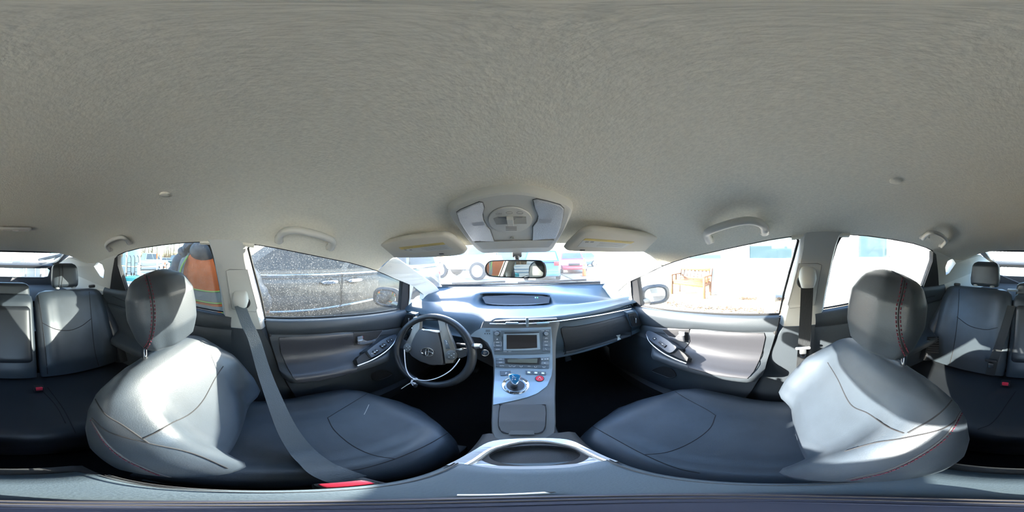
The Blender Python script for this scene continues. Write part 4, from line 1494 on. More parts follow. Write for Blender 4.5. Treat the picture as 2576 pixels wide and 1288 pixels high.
mk('mark', tube([wm(*z1(p), .0086) for p in ((872, 520), (890, 525), (882, 512))], .0008, 4), WHITEP, ph_)
# emblem: three crossing chrome ovals


def eoval(cx_, cy_, rx, ry, rot, r_, off):
    pts = []
    for k in range(40):
        t2 = 2 * math.pi * k / 40
        a_, b_ = rx * math.cos(t2), ry * math.sin(t2)
        pts.append(wm(*z1((cx_ + a_ * math.cos(rot) - b_ * math.sin(rot), cy_ + a_ * math.sin(rot) + b_ * math.cos(rot))), off))
    return ring_tube(pts, r_, 6)


em = mk('emblem', eoval(583, 648, 98, 66, .14, .0022, .011), CHROME, sw, label='chrome emblem of three crossing ovals')
mk('upper_oval', eoval(578, 645, 24, 58, .10, .0017, .0115), CHROME, em)
mk('cross_oval', eoval(584, 668, 84, 30, .14, .0016, .0118), CHROME, em)
# rim sewing
stt = bvh_of(rim)
for pts in ([(206, 460), (216, 420), (232, 380), (255, 330), (285, 285), (320, 250)], [(185, 640), (200, 740), (240, 840), (330, 940), (450, 1010), (600, 1045), (690, 1045)]):
    q = [z1(p) for p in pts]
    stitches('stitching', stt, q, mat('grey_thread', (.16, .17, .17), .8), rim, .0011, .006, .0006)
mk('seam', tube([p for p in [cast(stt, *z1(q), .0006) for q in ((890, 1020), (905, 1060), (930, 1085), (952, 1098))] if p], .0011, 5), PIPE, rim)
# stalks
st_ = thing('wiper_stalk', at(1190, 872, y=.66), 'black and silver control stalk right of the steering wheel', 'control stalk')
mk('stem', tube([at(1150, 866, y=.63), at(1190, 870, y=.60)], .008, 10), BLACKP, st_)
mk('grip', tube([at(1186, 870, y=.60), at(1197, 871, y=.595)], .0125, 14), mat('dark_grip', (.05, .05, .055), .35), st_)
mk('end_cap', tube([at(1197, 871, y=.595), at(1210, 870.5, y=.59)], [.013, .0105], 14), SILVB, st_)
st_ = thing('light_stalk', at(1032, 825, y=.66), 'silver tipped light stalk left of the steering wheel', 'control stalk')
mk('stem', tube([at(1060, 835, y=.65), at(1040, 829, y=.64)], .007, 10), BLACKP, st_)
mk('tip', tube([at(1044, 830, y=.64), at(1030, 825, y=.64)], [.012, .009], 12), SILVB, st_)
# white cord tied around the lower rim with a small key fob
WHITEC = mat('white_cord', (.88, .87, .92), .5)
cd = thing('cord', wm(1042, 955, 0), 'white cord looped round the lower steering wheel rim', 'cord')
cp = [(228, 610), (233, 700), (240, 800), (255, 900), (290, 985), (340, 1040), (400, 1065), (480, 1082), (580, 1085), (700, 1060), (820, 1010), (930, 940), (1010, 860), (1060, 790), (1082, 752)]
mk('loop', tube(smooth_line([wm(*z1(p), .018) for p in cp], 4), .0022, 8), WHITEC, cd)
mk('knot', merge(tube(smooth_line([wm(*z1(p), .022) for p in ((350, 1045), (390, 1075), (430, 1070), (410, 1050), (365, 1080), (330, 1110), (345, 1075))], 4), .0018, 6), tube(smooth_line([wm(*z1(p), .024) for p in ((340, 1110), (360, 1150), (372, 1172), (345, 1140), (335, 1100))], 4), .0018, 6)), WHITEC, cd)
mk('loose_end', tube([wm(*z1(p), .024) for p in ((355, 1105), (270, 1155), (180, 1215))], [.0022, .0020, .0014], 8), WHITEC, cd)
kb = wm(*z1((398, 1165)), .024)
kf_ = thing('key_fob', kb - V((0, 0, .02)), 'small dark key fob hanging from the white cord', 'key')
mk('body', rbox(kb, (.016, .010, .030), .004, 2, frame_from(x=(1, 0, 0), z=V((.25, 0, 1)))), mat('smoky_fob', (.05, .05, .055), .25), kf_)
mk('cap', rbox(kb + V((-.004, -.002, .014)), (.014, .010, .010), .003), mat('grey_fob_cap', (.3, .3, .33), .3), kf_)
# brake pedal and obd port
pd = thing('brake_pedal', at(1190, 930, y=.86), 'ribbed rubber brake pedal in the dark driver footwell', 'pedal')
pq = [at(a, b, y=.86) for a, b in ((1176, 926), (1204, 928), (1201, 937), (1174, 935))]
mk('pad', sheet(pq, V((0, .015, 0))), RUBBER, pd, smooth=False)
for k in range(5):
    f = (k + .5) / 5
    mk('rib', tube([pq[0].lerp(pq[1], f) + V((0, -.003, -.002)), pq[3].lerp(pq[2], f) + V((0, -.003, .002))], .003, 5), DASHD, pd)
mk('arm', tube([at(1190, 926, y=.88), at(1186, 905, y=.98)], .008, 8), BLACKP, pd)

# ================================================================== DOOR FITTINGS
DOORS = {
    -1: dict(ob=d1, insert=[(702, 849), (780, 845), (888, 838), (889, 868), (937, 863), (898, 900), (897, 934), (854, 945), (796, 958), (751, 960), (738, 950), (724, 926), (707, 887)],
             bezel=[(888, 838), (925, 834), (961, 832), (949, 848), (937, 862), (912, 866), (889, 868)],
             lever=[(895, 864), (895, 853), (909, 850), (918, 855), (932, 853), (939, 851), (938, 856), (925, 861), (908, 865)],
             lock=[(895, 846), (908, 844), (909, 852), (895, 853)],
             sw=[(924, 885), (927, 880), (951, 862), (970, 850), (990, 842), (997, 841.5), (997.5, 848), (988, 864), (968, 881), (939, 898), (931, 895)],
             strip=[(997.5, 848), (990, 864), (970, 885), (939, 904.5), (898.6, 921)], grab=[(897, 905), (904, 896), (926, 882), (931, 895), (939, 898), (925, 907), (901, 918)],
             pocket=[(934, 944), (938, 936), (955, 930), (970, 931), (986, 939), (975, 948), (950, 956), (938, 954)], nb='the driver'),
    1: dict(ob=d2, insert=[(1737, 831), (1830, 834), (1922, 838), (1925, 848), (1918, 880), (1910, 906), (1894, 938), (1880, 952), (1810, 945), (1732, 924), (1728, 912), (1720, 880), (1737, 858)],
            bezel=[(1669, 829), (1700, 829.5), (1735, 830), (1736, 858), (1712, 854), (1691, 850), (1678, 840)],
            lever=[(1684, 842), (1690, 842), (1703, 845), (1712, 839), (1726, 841), (1728, 856), (1712, 853), (1690, 847)],
            lock=[(1712, 833), (1727, 834), (1727, 842), (1713, 840)],
            sw=[(1625, 840), (1629, 832), (1643, 835.5), (1674, 852), (1692, 866), (1701.6, 875), (1685, 888), (1660, 873), (1635, 856)],
            strip=[(1626, 841), (1634.5, 860.6), (1664, 886), (1695, 902.5), (1727, 915)], grab=[(1685, 888), (1701.6, 875), (1722, 890), (1731, 900), (1728, 909), (1710, 902)],
            pocket=[(1641, 932), (1662, 922), (1676, 922), (1690, 928), (1701, 942), (1696, 948), (1685, 950), (1665, 943)], nb='the passenger'),
}
INS = mat('door_insert_leather', (.036, .037, .043), .40, bump=.08, bscale=400)
for s, D in DOORS.items():
    dd = D['ob']
    tr_ = bvh_of(dd)
    cz = lambda a, b, o=0.: cast(tr_, a, b, o) or side(a, b, -.03)
    mk('insert_panel', curved_panel(D['insert'], .004, .005, cz), INS, dd, sharp=60)
    mk('gap', ring_tube([p for p in [cz(*q, .002) for q in D['insert']]], .0016, 5), SEAM, dd)
    bz = [cz(*p, .006) for p in D['bezel']]
    bo = mk('handle_recess', sheet(bz, V((s * .012, 0, 0))), BLACKP, dd, smooth=False)
    mk('rim', ring_tube(bz, .0016, 5), mat('dark_rim', (.10, .10, .11), .3), bo)
    lv = [cz(*p, .016) for p in D['lever']]
    mk('door_handle', pillow(lv, V((-s * .008, 0, 0))), SILVB, dd, label='silver inner door handle')
    lk = [cz(*p, .012) for p in D['lock']]
    lo2 = mk('lock_knob', pillow(lk, V((-s * .006, 0, 0))), mat('grey_knob', (.22, .25, .28), .35, metal=.3), dd)
    if s < 0:
        mk('red_mark', rbox(cz(908.5, 847, .012), (.004, .006, .014), .001), RED, lo2)
    # switch panel: flat leaf on the armrest
    a_, b_, c_ = V((-s * -.57, .414, -.464)), V((s * .63, .656, -.462)), V((s * .55, .49, -.508))
    n_ = (b_ - a_).cross(c_ - a_).normalized()
    if n_.z < 0:
        n_ = -n_
    sm_ = plane_map(a_, n_)
    q = smooth_line([sm_(*p) for p in D['sw']], 3, True)
    sp = mk('switch_panel', loft([[p - n_ * .05 + V((s * .01, 0, 0)) for p in q], [p - n_ * .004 for p in q], [sum(q, V()) / len(q) + (p - sum(q, V()) / len(q)) * .98 for p in q]]), mat('switch_plastic', (.05, .06, .075), .35), dd)
    mk('silver_edge', tube(smooth_line([sm_(*p, -.006) for p in D['strip']], 5), .0045, 8), SILVB, dd)
    gq = [sm_(*p, -.012) for p in D['grab']]
    mk('pull_pocket', sheet(gq, n_ * -.03), RUBBER, dd, smooth=False)
    if s < 0:
        sws = [[(936, 884), (947, 876), (954, 884), (943, 892)], [(954, 870), (965, 862), (974, 869), (963, 877)]]
        for w4 in sws:
            for k in range(2):
                e = [w4[0], w4[1], w4[2], w4[3]]
                l0 = lambda i, j, f: (e[i][0] + (e[j][0] - e[i][0]) * f, e[i][1] + (e[j][1] - e[i][1]) * f)
                quad = [l0(0, 1, k * .5 + .04), l0(0, 1, k * .5 + .46), l0(3, 2, k * .5 + .46), l0(3, 2, k * .5 + .04)]
                b2 = mk('window_switch', pillow([sm_(*p, .001) for p in quad], n_ * .006, .85), BLACKP, sp)
                mk('mark', rbox(sm_(sum(p[0] for p in quad) / 4, sum(p[1] for p in quad) / 4, .0075), (.005, .010, .001), .0004), WHITEP, b2)
        for quad in ([(972, 856), (976, 853), (981, 861), (977, 864)], [(980, 852), (984, 850), (989, 857), (985, 860)]):
            b2 = mk('lock_switch', pillow([sm_(*p, .001) for p in quad], n_ * .004, .85), BLACKP, sp)
            mk('mark', rbox(sm_(sum(p[0] for p in quad) / 4, sum(p[1] for p in quad) / 4, .0055), (.006, .006, .001), .0004), WHITEP, b2)
        mk('lettering', word('AUTO', lambda a, b, o=0: sm_(a, b, .001), 938, 889.5, 2.5, 8), WHITEP, sp)
    else:
        for quad, nm_ in (([(1642, 851), (1649, 848), (1652, 852), (1645, 856)], 'lock_switch'), ([(1656, 861), (1661, 858), (1678, 869), (1672, 875)], 'window_switch')):
            b2 = mk(nm_, pillow([sm_(*p, .001) for p in quad], n_ * .005, .85), BLACKP, sp)
            mk('mark', rbox(sm_(sum(p[0] for p in quad) / 4, sum(p[1] for p in quad) / 4, .0062), (.006, .008, .001), .0004), WHITEP, b2)
    pk = [cz(*p, .003) for p in D['pocket']]
    po = mk('map_pocket', sheet(smooth_line(pk, 3, True), V((s * .006, 0, 0))), RUBBER, dd, smooth=False)
    mk('rim', ring_tube(smooth_line(pk, 3, True), .0035, 6), DASHD, po)
# rear door seams
for dd, pts in ((d3, [(283, 745), (300, 752), (330, 765), (345, 772)]), (d4, [(2300, 760), (2335, 748), (2352, 744)])):
    seam('gap', bvh_of(dd), pts, SEAM, dd, .002)
# door weatherstrips: black rubber behind the front doors
for s in (-1, 1):
    pts = sgn([side(a, b, -.012) for a, b in ((669, 806), (685, 866), (706, 928), (746, 992), (774, 1012))], s)
    trim(tube(smooth_line(pts, 4), .008, 8), RUBBER, label='black rubber weatherstrip behind the %s front door' % ('left' if s < 0 else 'right'))

# ================================================================== CEILING FITTINGS
oc_n = V((0, -.306, -1)).normalized()
om = plane_map((0, .276, .122), oc_n)
OP = mat('overhead_console_plastic', (.60, .585, .53), .5, bump=.04, bscale=700)
oc = thing('overhead_console', (0, .44, .04), 'pale grey overhead console with two map lamps', 'overhead console')
z4 = lambda p: (1100 + p[0] / 6.133, 450 + p[1] / 6.133)
OUT = [(165, 450), (300, 330), (600, 200), (900, 135), (1200, 115), (1500, 150), (1800, 240), (2000, 330), (2085, 400), (2080, 500), (2000, 700), (1880, 900), (1750, 1085), (1500, 1105), (900, 1110), (680, 1110), (500, 950), (300, 700), (200, 550)]
LL = [(300, 510), (360, 470), (500, 410), (650, 350), (700, 360), (725, 440), (700, 530), (710, 620), (760, 720), (815, 780), (880, 960), (545, 950), (440, 800), (340, 640)]
LR = [(1480, 320), (1530, 305), (1700, 340), (1900, 400), (1950, 450), (1940, 580), (1900, 740), (1830, 910), (1470, 940), (1475, 730), (1540, 640), (1560, 560), (1500, 420)]
oo = smooth_line([om(*z4(p), -.014) for p in OUT], 3, True)
occ = sum(oo, V()) / len(oo)
mk('body', loft([[p - oc_n * .05 for p in oo], oo, [occ + (p - occ) * .965 + oc_n * .010 for p in oo], [occ + (p - occ) * .93 + oc_n * .013 for p in oo]]), OP, oc, sharp=30)
LENS = mat('ribbed_clear_lens', (.50, .51, .52), .15, bump=.5, bscale=450, spec=.7)
for pts, lab in ((LL, 'left'), (LR, 'right')):
    q = [om(*z4(p), -.0008) for p in pts]
    lm_ = mk('map_lamp_lens', pillow(q, oc_n * .004, .9), LENS, oc, label='clear ribbed map lamp lens', sharp=30)
    mk('gap', ring_tube(q, .0013, 5), mat('dark_gap', (.06, .06, .06), .7), lm_)
    cq = sum(q, V()) / len(q)
    mk('bulb_shadow', rbox(cq + oc_n * .0042 + V((0, .012, -.003)), (.030, .020, .001), .0004, 1, frame_from(x=(1, 0, 0), z=oc_n)), mat('lens_shadow_grey', (.36, .36, .36), .3), lm_)  # darker plate: the bulb's shadow painted onto the lens
dial = [om(1283.5 + 55 * math.cos(t2), 551 + 32.5 * math.sin(t2), -.0008) for t2 in [2 * math.pi * k / 40 for k in range(40)]]
dl = mk('dial_plate', pillow(dial, oc_n * .004, .95), OP, oc, sharp=30)
mk('gap', ring_tube(dial, .0009, 5), TRIMD, dl)
mk('slider_recess_shade', sheet([om(*z4(p), .0036) for p in ((868, 610), (930, 585), (1370, 585), (1380, 690), (910, 702))], oc_n * .0008), mat('recess_shade_grey', (.40, .38, .33), .6), dl, smooth=False)  # flat plate; its darker colour paints the shade inside the slider slot
mk('slider', pillow([om(*z4(p), .004) for p in ((1068, 578), (1172, 576), (1180, 684), (1088, 684))], oc_n * .009, .9), OP, dl)
mk('slider_wing', sheet([om(*z4(p), .0046) for p in ((935, 592), (1068, 585), (1068, 625), (1040, 606), (950, 604))], oc_n * .0006), TRIMD, dl, smooth=False)
mk('slider_wing', sheet([om(*z4(p), .0046) for p in ((1172, 585), (1320, 585), (1300, 602), (1215, 606), (1180, 640))], oc_n * .0006), TRIMD, dl, smooth=False)
for y in (742, 765, 788):
    mk('microphone_slot', tube([om(*z4((1058, y)), .0036), om(*z4((1225, y)), .0036)], .0011, 5), TRIMD, dl)
mk('lettering', word('OFF', lambda a, b, o=0: om(a, b, .0038), 1255, 538, 4.2, 16), mat('grey_print', (.28, .27, .25), .6), dl)
for cx_ in (1281, 1308):
    mk('symbol', tube(smooth_line([om(cx_ + 8 * math.cos(t2), 535.5 + 2.6 * math.sin(t2), .0038) for t2 in [2 * math.pi * k / 10 for k in range(10)]], 2, True), .0005, 4), mat('grey_print', (.28, .27, .25), .6), dl)
mk('sensor_dimple', lathe([(.007, 0), (.006, .002), (.004, .0005), (0, .0)], om(1289, 597.6, .0), oc_n, 20), mat('recess_shade_grey', (.40, .38, .33), .6), oc)  # darker colour paints the shade in the dimple
fp = [om(*z4(p), .0006) for p in ((575, 975), (1800, 940), (1720, 1050), (700, 1080))]
fp_ = mk('glasses_flap', sheet(fp, oc_n * .002), OP, oc, smooth=False)
mk('gap', tube([fp[1], fp[0], fp[3], fp[2], fp[1]], .0010, 5), TRIMD, fp_)

# sun visors
vm = plane_map((0, .40, .070), (0, -.42, -1))
vn = V((0, -.42, -1)).normalized()
z2 = lambda p: (880 + p[0] / 3.067, 440 + p[1] / 3.067)
VL = [(75, 565), (130, 545), (400, 483), (560, 460), (700, 447), (760, 450), (800, 466), (850, 505), (900, 555), (905, 575), (880, 595), (800, 610), (600, 620), (400, 625), (250, 620), (170, 607), (100, 590)]
VR = [(1650, 550), (1665, 530), (1720, 475), (1770, 430), (1820, 410), (1900, 405), (2200, 440), (2480, 480), (2528, 497), (2533, 515), (2510, 540), (2450, 560), (2350, 578), (2100, 580), (1890, 575), (1700, 570), (1660, 562)]
for pts, s, lab in ((VL, -1, 'driver sun visor folded up, with a yellow warning label'), (VR, 1, 'passenger sun visor folded up, with a yellow warning label')):
    q = [vm(*z2(p), -.006) for p in pts]
    q = smooth_line(q, 3, True)
    qc = sum(q, V()) / len(q)
    t_ = thing('sun_visor', qc - V((0, 0, .02)), lab, 'sun visor', 'sun visors')
    mk('panel', loft([[qc + (p - qc) * .9 - vn * .011 for p in q], [qc + (p - qc) * .97 - vn * .008 for p in q], q, [qc + (p - qc) * .975 + vn * .008 for p in q], [qc + (p - qc) * .92 + vn * .011 for p in q]]), VISOR, t_, sharp=70)
    if s < 0:
        ye = [(378, 560), (720, 521), (738, 535), (400, 576)]
        la = [(402, 576), (738, 535), (800, 574), (490, 600)]
        wl = [('WARNING', 450, 562, 70), ('AVERTISSEMENT', 620, 545, 150)]
        cp_ = [(700, 595), (740, 590), (775, 594), (730, 600)]
    else:
        ye = [(1818, 490), (2195, 516), (2168, 530), (1800, 503)]
        la = [(1800, 503), (2168, 530), (2110, 566), (1756, 553)]
        wl = [('WARNING', 1940, 504, 90), ('AVERTISSEMENT', 2110, 516, 130)]
        cp_ = [(1800, 565), (1840, 565), (1840, 572), (1802, 572)]
    lb2 = mk('warning_label', sheet([vm(*z2(p), .0052) for p in la], vn * .0006), mat('pale_label', (.55, .54, .50), .45), t_, smooth=False)
    mk('yellow_strip', sheet([vm(*z2(p), .0054) for p in ye], vn * .0007), mat('yellow_label', (.62, .46, .12), .5), lb2, smooth=False)
    for tx, a_, b_, ww in wl:
        mk('lettering', word(tx, lambda a, b, o=0: vm(a, b - (a - z2((a_, b_))[0]) * (.11 if s < 0 else -.06), .0064), *z2((a_, b_)), 2.0, ww / 3.067), TRIMD, lb2)
    # pictogram and lines of small print
    cx0, cy0 = ((440, 578) if s < 0 else (1840, 517))
    for k in range(2):
        mk('pictogram', rbox(vm(*z2((cx0 + 40 * k - 10, cy0 + 1)), .0060), (.011, .007, .0006), .0002, 1, frame_from(x=(1, 0, 0), z=vn)), mat('grey_print', (.28, .27, .25), .6), lb2)
    for k in range(4):
        fa = (k + 1.2) / 5.5
        A_ = [V((*la[i], 0)) for i in range(4)]
        p0, p1 = A_[0].lerp(A_[3], fa), A_[1].lerp(A_[2], fa)
        l0, l1 = p0.lerp(p1, .38), p0.lerp(p1, .93)
        mk('small_print', tube([vm(*z2((l0.x, l0.y)), .0059), vm(*z2((l1.x, l1.y)), .0059)], .0004, 3), mat('grey_print', (.28, .27, .25), .6), lb2)
    mk('clip', rbox(vm(*z2(cp_[0]), .002) + V((0, .01, -.004)), (.02, .012, .010), .003), BLACKP if s > 0 else mat('dark_clip', (.06, .06, .06), .5), t_)

# rear-view mirror
mp_ = V((0, .63, -.047))
mnn = V((-.290, -.956, .01)).normalized()
mm = plane_map(mp_, mnn)
z3 = lambda p: (1060 + p[0] / 5.152, 610 + p[1] / 5.152)
MO = [(832, 330), (850, 275), (900, 243), (1050, 236), (1200, 235), (1500, 240), (1565, 258), (1598, 305), (1605, 395), (1570, 448), (1400, 455), (1250, 451), (1100, 445), (900, 430), (845, 390)]
mt_ = thing('rear_view_mirror', mp_ - V((0, 0, .03)), 'black framed rear-view mirror hanging at the windshield top', 'mirror')
q = smooth_line([mm(*z3(p)) for p in MO], 4, True)
qc = sum(q, V()) / len(q)
mk('housing', loft([[qc + (p - qc) * .94 + mnn * .003 for p in q], [qc + (p - qc) * 1.0 + mnn * .005 for p in q], [qc + (p - qc) * 1.04 for p in q], [qc + (p - qc) * 1.0 - mnn * .012 for p in q], [qc + (p - qc) * .6 - mnn * .028 for p in q]]), BLACKP, mt_)
mk('glass', sheet([qc + (p - qc) * .95 + mnn * .0040 for p in q], mnn * -.001), MIRROR, mt_, smooth=False)
mk('rim', ring_tube(q, .0036, 8), BLACKP, mt_)
mk('ball_joint', tube([at(1301, 654, y=.655), at(1300, 647, y=.665)], [.008, .012], 12), BLACKP, mt_)
mk('mount', rbox(at(1301, 639, y=.685), (.04, .03, .028), .006), mat('dark_blue_mount', (.03, .035, .045), .5), mt_)

# grab handles
HF = [(702, 606), (702, 598), (712, 585), (740, 579), (782, 586), (824, 599), (836, 608), (832, 624)]
HR = [(276, 630), (267, 617), (280, 604), (304, 597), (318, 603), (325, 612)]


def grip(path, s, r_, lab, coat=False):
    m_ = len(path)
    base = []
    for k, (a, b) in enumerate(path):
        hit = cast(ceil_tree, a, b) or side(a, b)
        e = min(k, m_ - 1 - k)
        base.append(EYE + (hit - EYE) * (1 - (.028, .05, .075, .085)[min(e, 3)]))
    pts = smooth_line(sgn(base, s), 5)
    t_ = thing('grab_handle', sum(pts, V()) / len(pts) - V((0, 0, .03)), lab, 'grab handle', 'grab handles along the roof rails')
    m_ = len(pts)
    mk('bar', tube(pts, [r_ * (1.2 if i < m_ * .14 or i > m_ * .86 else 1.) for i in range(m_)], 12), OP, t_)
    for e in (0, -1):
        p = pts[e]
        mk('end_mount', rbox(p + V((s * .006, 0, .008)), (.022, r_ * 2.7, r_ * 2.7), .006), OP, t_)
    if coat:
        mk('coat_hook', tube(smooth_line([pts[-6] + V((-s * .012, 0, -.002)), pts[-6] + V((-s * .02, .006, -.016)), pts[-6] + V((-s * .022, .018, -.012))], 4), .0035, 8), OP, t_)


grip(HF, -1, .0115, 'pale plastic grab handle above the driver window')
grip(HF, 1, .0115, 'pale plastic grab handle above the front passenger window')
grip(HR, -1, .0095, 'pale plastic grab handle above the left rear window')
grip(HR, 1, .0095, 'pale plastic grab handle with coat hook above the right rear window', True)
for (a, b, lab) in ((415, 489, 'small round headliner plug on the driver side'), (2253, 455, 'small round headliner plug on the passenger side')):
    p = cast(ceil_tree, a, b, .0)
    o = mk('ceiling_plug', lathe([(.014, -.002), (.013, .003), (.009, .0045), (0, .005)], p, (0, 0, -1), 20), LINER, label=lab, cat='ceiling plug', group='headliner plugs')
# rear dome lamp
dp = cast(ceil_tree, 39, 573, .0)
dlm = thing('dome_lamp', dp - V((0, 0, .012)), 'flat rectangular dome lamp at the back of the headliner', 'lamp')
mk('frame', rbox(dp + V((0, 0, -.004)), (.15, .062, .014), .006, 2, Matrix.Rotation(rad(-6), 3, 'X')), OP, dlm)
mk('lens', rbox(dp + V((0, .004, -.010)), (.125, .042, .010), .005, 2, Matrix.Rotation(rad(-6), 3, 'X')), mat('dome_lens', (.62, .55, .45), .15, spec=.6), dlm)
mk('switch', rbox(dp + V((0, .014, -.016)), (.03, .012, .006), .002), OP, dlm)

# ================================================================== DOOR MIRRORS
for s, cpx, lab, target in ((-1, (972, 748), 'driver door mirror in dark housing reflecting orange', V((-1.15, -.40, -.25))), (1, (1648, 741), 'passenger door mirror in a rounded black housing', V((.84, -.9, -.48)))):
    c = at(*cpx, x=s * .95)
    d_ = (c - EYE).normalized()
    n_ = ((target - c).normalized() - d_).normalized()
    t_ = thing('door_mirror', c - V((0, 0, .09)), lab, 'mirror', 'door mirrors')
    ux = V((0, 0, 1)).cross(n_).normalized()
    uy = n_.cross(ux)
    prof = lambda k_, off: [c + ux * (.108 * k_ * spw(math.cos(t2), .7)) + uy * (.070 * k_ * spw(math.sin(t2), .7)) + n_ * off for t2 in [2 * math.pi * k / 40 for k in range(40)]]
    mk('housing', loft([prof(.78, .004), prof(.92, .014), prof(1.18, .0), prof(1.20, -.02), prof(.98, -.07), prof(.5, -.105)]), mat('mirror_housing', (.02, .021, .024), .4), t_)
    mk('glass', sheet(prof(.80, .006), n_ * -.002), MIRROR, t_, smooth=False)
    mk('foot', tube([c + V((-s * .06, .03, -.055)), side(*((1012, 772) if s < 0 else (1607, 764))) + V((s * .02, 0, .0))], [.03, .02], 10), mat('mirror_housing', (.02, .021, .024), .4), t_)

# ================================================================== OUTSIDE: vehicles
def place(m, loc, head):
    """local (forward, left, up) -> car coordinates; head 0 looks along +y"""
    ch, sh_ = math.cos(head), math.sin(head)
    f = V((-sh_, ch, 0))
    l = V((-ch, -sh_, 0))
    return [V(loc) + f * p[0] + l * p[1] + V((0, 0, p[2])) for p in m[0]], m[1]


CARGLASS = mat('dark_car_glass', (.035, .045, .055), .05, spec=.9, coat=.4)
CARGLASSB = mat('pale_blue_car_glass', (.20, .38, .46), .05, spec=.9)
TIRE = mat('tire_rubber', (.025, .025, .027), .85)
RIMM = mat('alloy_rim', (.70, .70, .72), .3, metal=.6)
CHR = mat('exterior_chrome', (.8, .8, .82), .12, metal=1.)
HEADL = mat('headlamp_lens', (.75, .78, .8), .1, spec=.8)
TAILL = mat('tail_lamp_lens', (.55, .02, .02), .2)


def vehicle(name, label, loc, head, L, Wd, paint, cabin, ztop, belt, wheels, wr, group=None, glass_=None, zb=.22, hood=None, cab_in=.80, grille=False, cat='car', side_splits=(.5,), bed=None):
    """cabin = (x bottom front, x top front, x top rear, x bottom rear); hood = list of (x, top z) along the length"""
    glass_ = glass_ or CARGLASS
    t = thing(name, loc, label, cat, group)
    hw = Wd / 2
    P_ = lambda nm, m, mt_, par=None: mk(nm, place(m, loc, head), mt_, par or t)
    prof = hood
    rings = []
    for x, zt in prof:
        e = min(1., max(.0, min(x + L / 2, L / 2 - x) / .35))
        w_ = hw * (.86 + .14 * math.sqrt(e))
        zl = zb + .12 * (1 - e)
        rings.append([V((x, sy * w_ * a, zl + (zt - zl) * b)) for sy, a, b in ((1, .90, 0), (1, .985, .12), (1, 1, .45), (1, .985, .8), (1, .93, .97), (1, .80, 1.), (-1, .80, 1.), (-1, .93, .97), (-1, .985, .8), (-1, 1, .45), (-1, .985, .12), (-1, .90, 0))])
    P_('body', loft(rings), paint)
    a, b, c_, d = cabin
    wb_, wt_ = hw * .93, hw * cab_in

    def cabpt(u, v, s_):
        """u 0 rear .. 1 front along the side, v 0 belt .. 1 roof"""
        xb, xt = d + (a - d) * u, c_ + (b - c_) * u
        return V((xb + (xt - xb) * v, s_ * (wb_ + (wt_ - wb_) * v), belt - .03 + (ztop - belt + .03) * v))
    rg = []
    for u in [k / 8 for k in range(9)]:
        col = []
        for s_, v in ((1, 0), (1, .5), (1, .88), (1, .985)):
            col.append(cabpt(u, v, s_))
        tp_ = cabpt(u, 1, 1)
        col += [V((tp_.x, wt_ * .7, ztop + .012)), V((tp_.x, 0, ztop + .03)), V((tp_.x, -wt_ * .7, ztop + .012))]
        for s_, v in ((-1, .985), (-1, .88), (-1, .5), (-1, 0)):
            col.append(cabpt(u, v, s_))
        rg.append(col)
    P_('cabin', loft(rg), paint)
    # glass
    def quad(p, off):
        n = (p[1] - p[0]).cross(p[2] - p[0]).normalized()
        c0 = sum(p, V()) / 4
        if n.dot(c0 - V(((a + d) / 2, 0, belt + .2))) < 0:
            n = -n
        return sheet([q + n * off for q in p], n * -.012)
    for s_ in (1, -1):
        cuts = [0.04] + list(side_splits) + [.97]
        for u0, u1 in zip(cuts, cuts[1:]):
            P_('side_window', quad([cabpt(u0 + .012, .12, s_), cabpt(u1 - .012, .12, s_), cabpt(u1 - .03, .86, s_), cabpt(u0 + .02, .86, s_)], .008), glass_)
    P_('windshield', quad([cabpt(1, .10, .92), cabpt(1, .10, -.92), cabpt(1, .9, -.92), cabpt(1, .9, .92)], .008), glass_)
    P_('rear_glass', quad([cabpt(0, .12, .90), cabpt(0, .12, -.90), cabpt(0, .88, -.90), cabpt(0, .88, .90)], .008), glass_)
    for xw in wheels:
        for s_ in (1, -1):
            o_ = V((xw, s_ * (hw - .20), wr))
            wh = P_('wheel', lathe([(wr * .62, 0), (wr * .93, .0), (wr, .03), (wr, .19), (wr * .95, .215), (wr * .66, .205), (wr * .62, .17), (0.02, .17)], o_, (0, s_, 0), 28), TIRE)
            spk = [lathe([(wr * .64, .180), (wr * .66, .208), (wr * .58, .208), (wr * .56, .178)], o_, (0, s_, 0), 28), lathe([(wr * .17, .172), (wr * .17, .21), (.01, .215)], o_, (0, s_, 0), 14)]
            for k in range(5):
                an = 2 * math.pi * k / 5 + .3
                dv = V((math.cos(an), 0, math.sin(an)))
                spk.append(ribbon([o_ + V((0, s_ * .20, 0)) + dv * (wr * .12), o_ + V((0, s_ * .198, 0)) + dv * (wr * .62)], V((-math.sin(an), 0, math.cos(an))) * wr * .11, .02))
            P_('rim', merge(*spk), RIMM, wh)
    zf = [zt for x, zt in prof if x > L / 2 - .5][0] if prof[-1][0] > 0 else belt
    for s_ in (1, -1):
        P_('headlight', rbox((L / 2 - .10, s_ * hw * .66, .64), (.16, hw * .42, .15), .03), HEADL)
        P_('taillight', rbox((-L / 2 + .07, s_ * hw * .76, .86), (.12, hw * .26, .20), .03), TAILL)
    P_('bumper', rbox((L / 2 - .05, 0, .38), (.16, Wd * .86, .20), .05), paint)
    P_('bumper', rbox((-L / 2 + .05, 0, .40), (.16, Wd * .86, .22), .05), paint)
    if grille:
        P_('grille', rbox((L / 2 - .02, 0, .62), (.06, hw * .8, .14), .02), BLACKP)
    return t, P_


def sedan_hood(L, belt):
    return [(-L / 2, .62), (-L / 2 + .08, .86), (-L / 2 + .3, belt), (-.6, belt), (.5, belt), (L * .2, belt - .02), (L / 2 - .7, belt - .12), (L / 2 - .2, belt - .24), (L / 2, .52)]


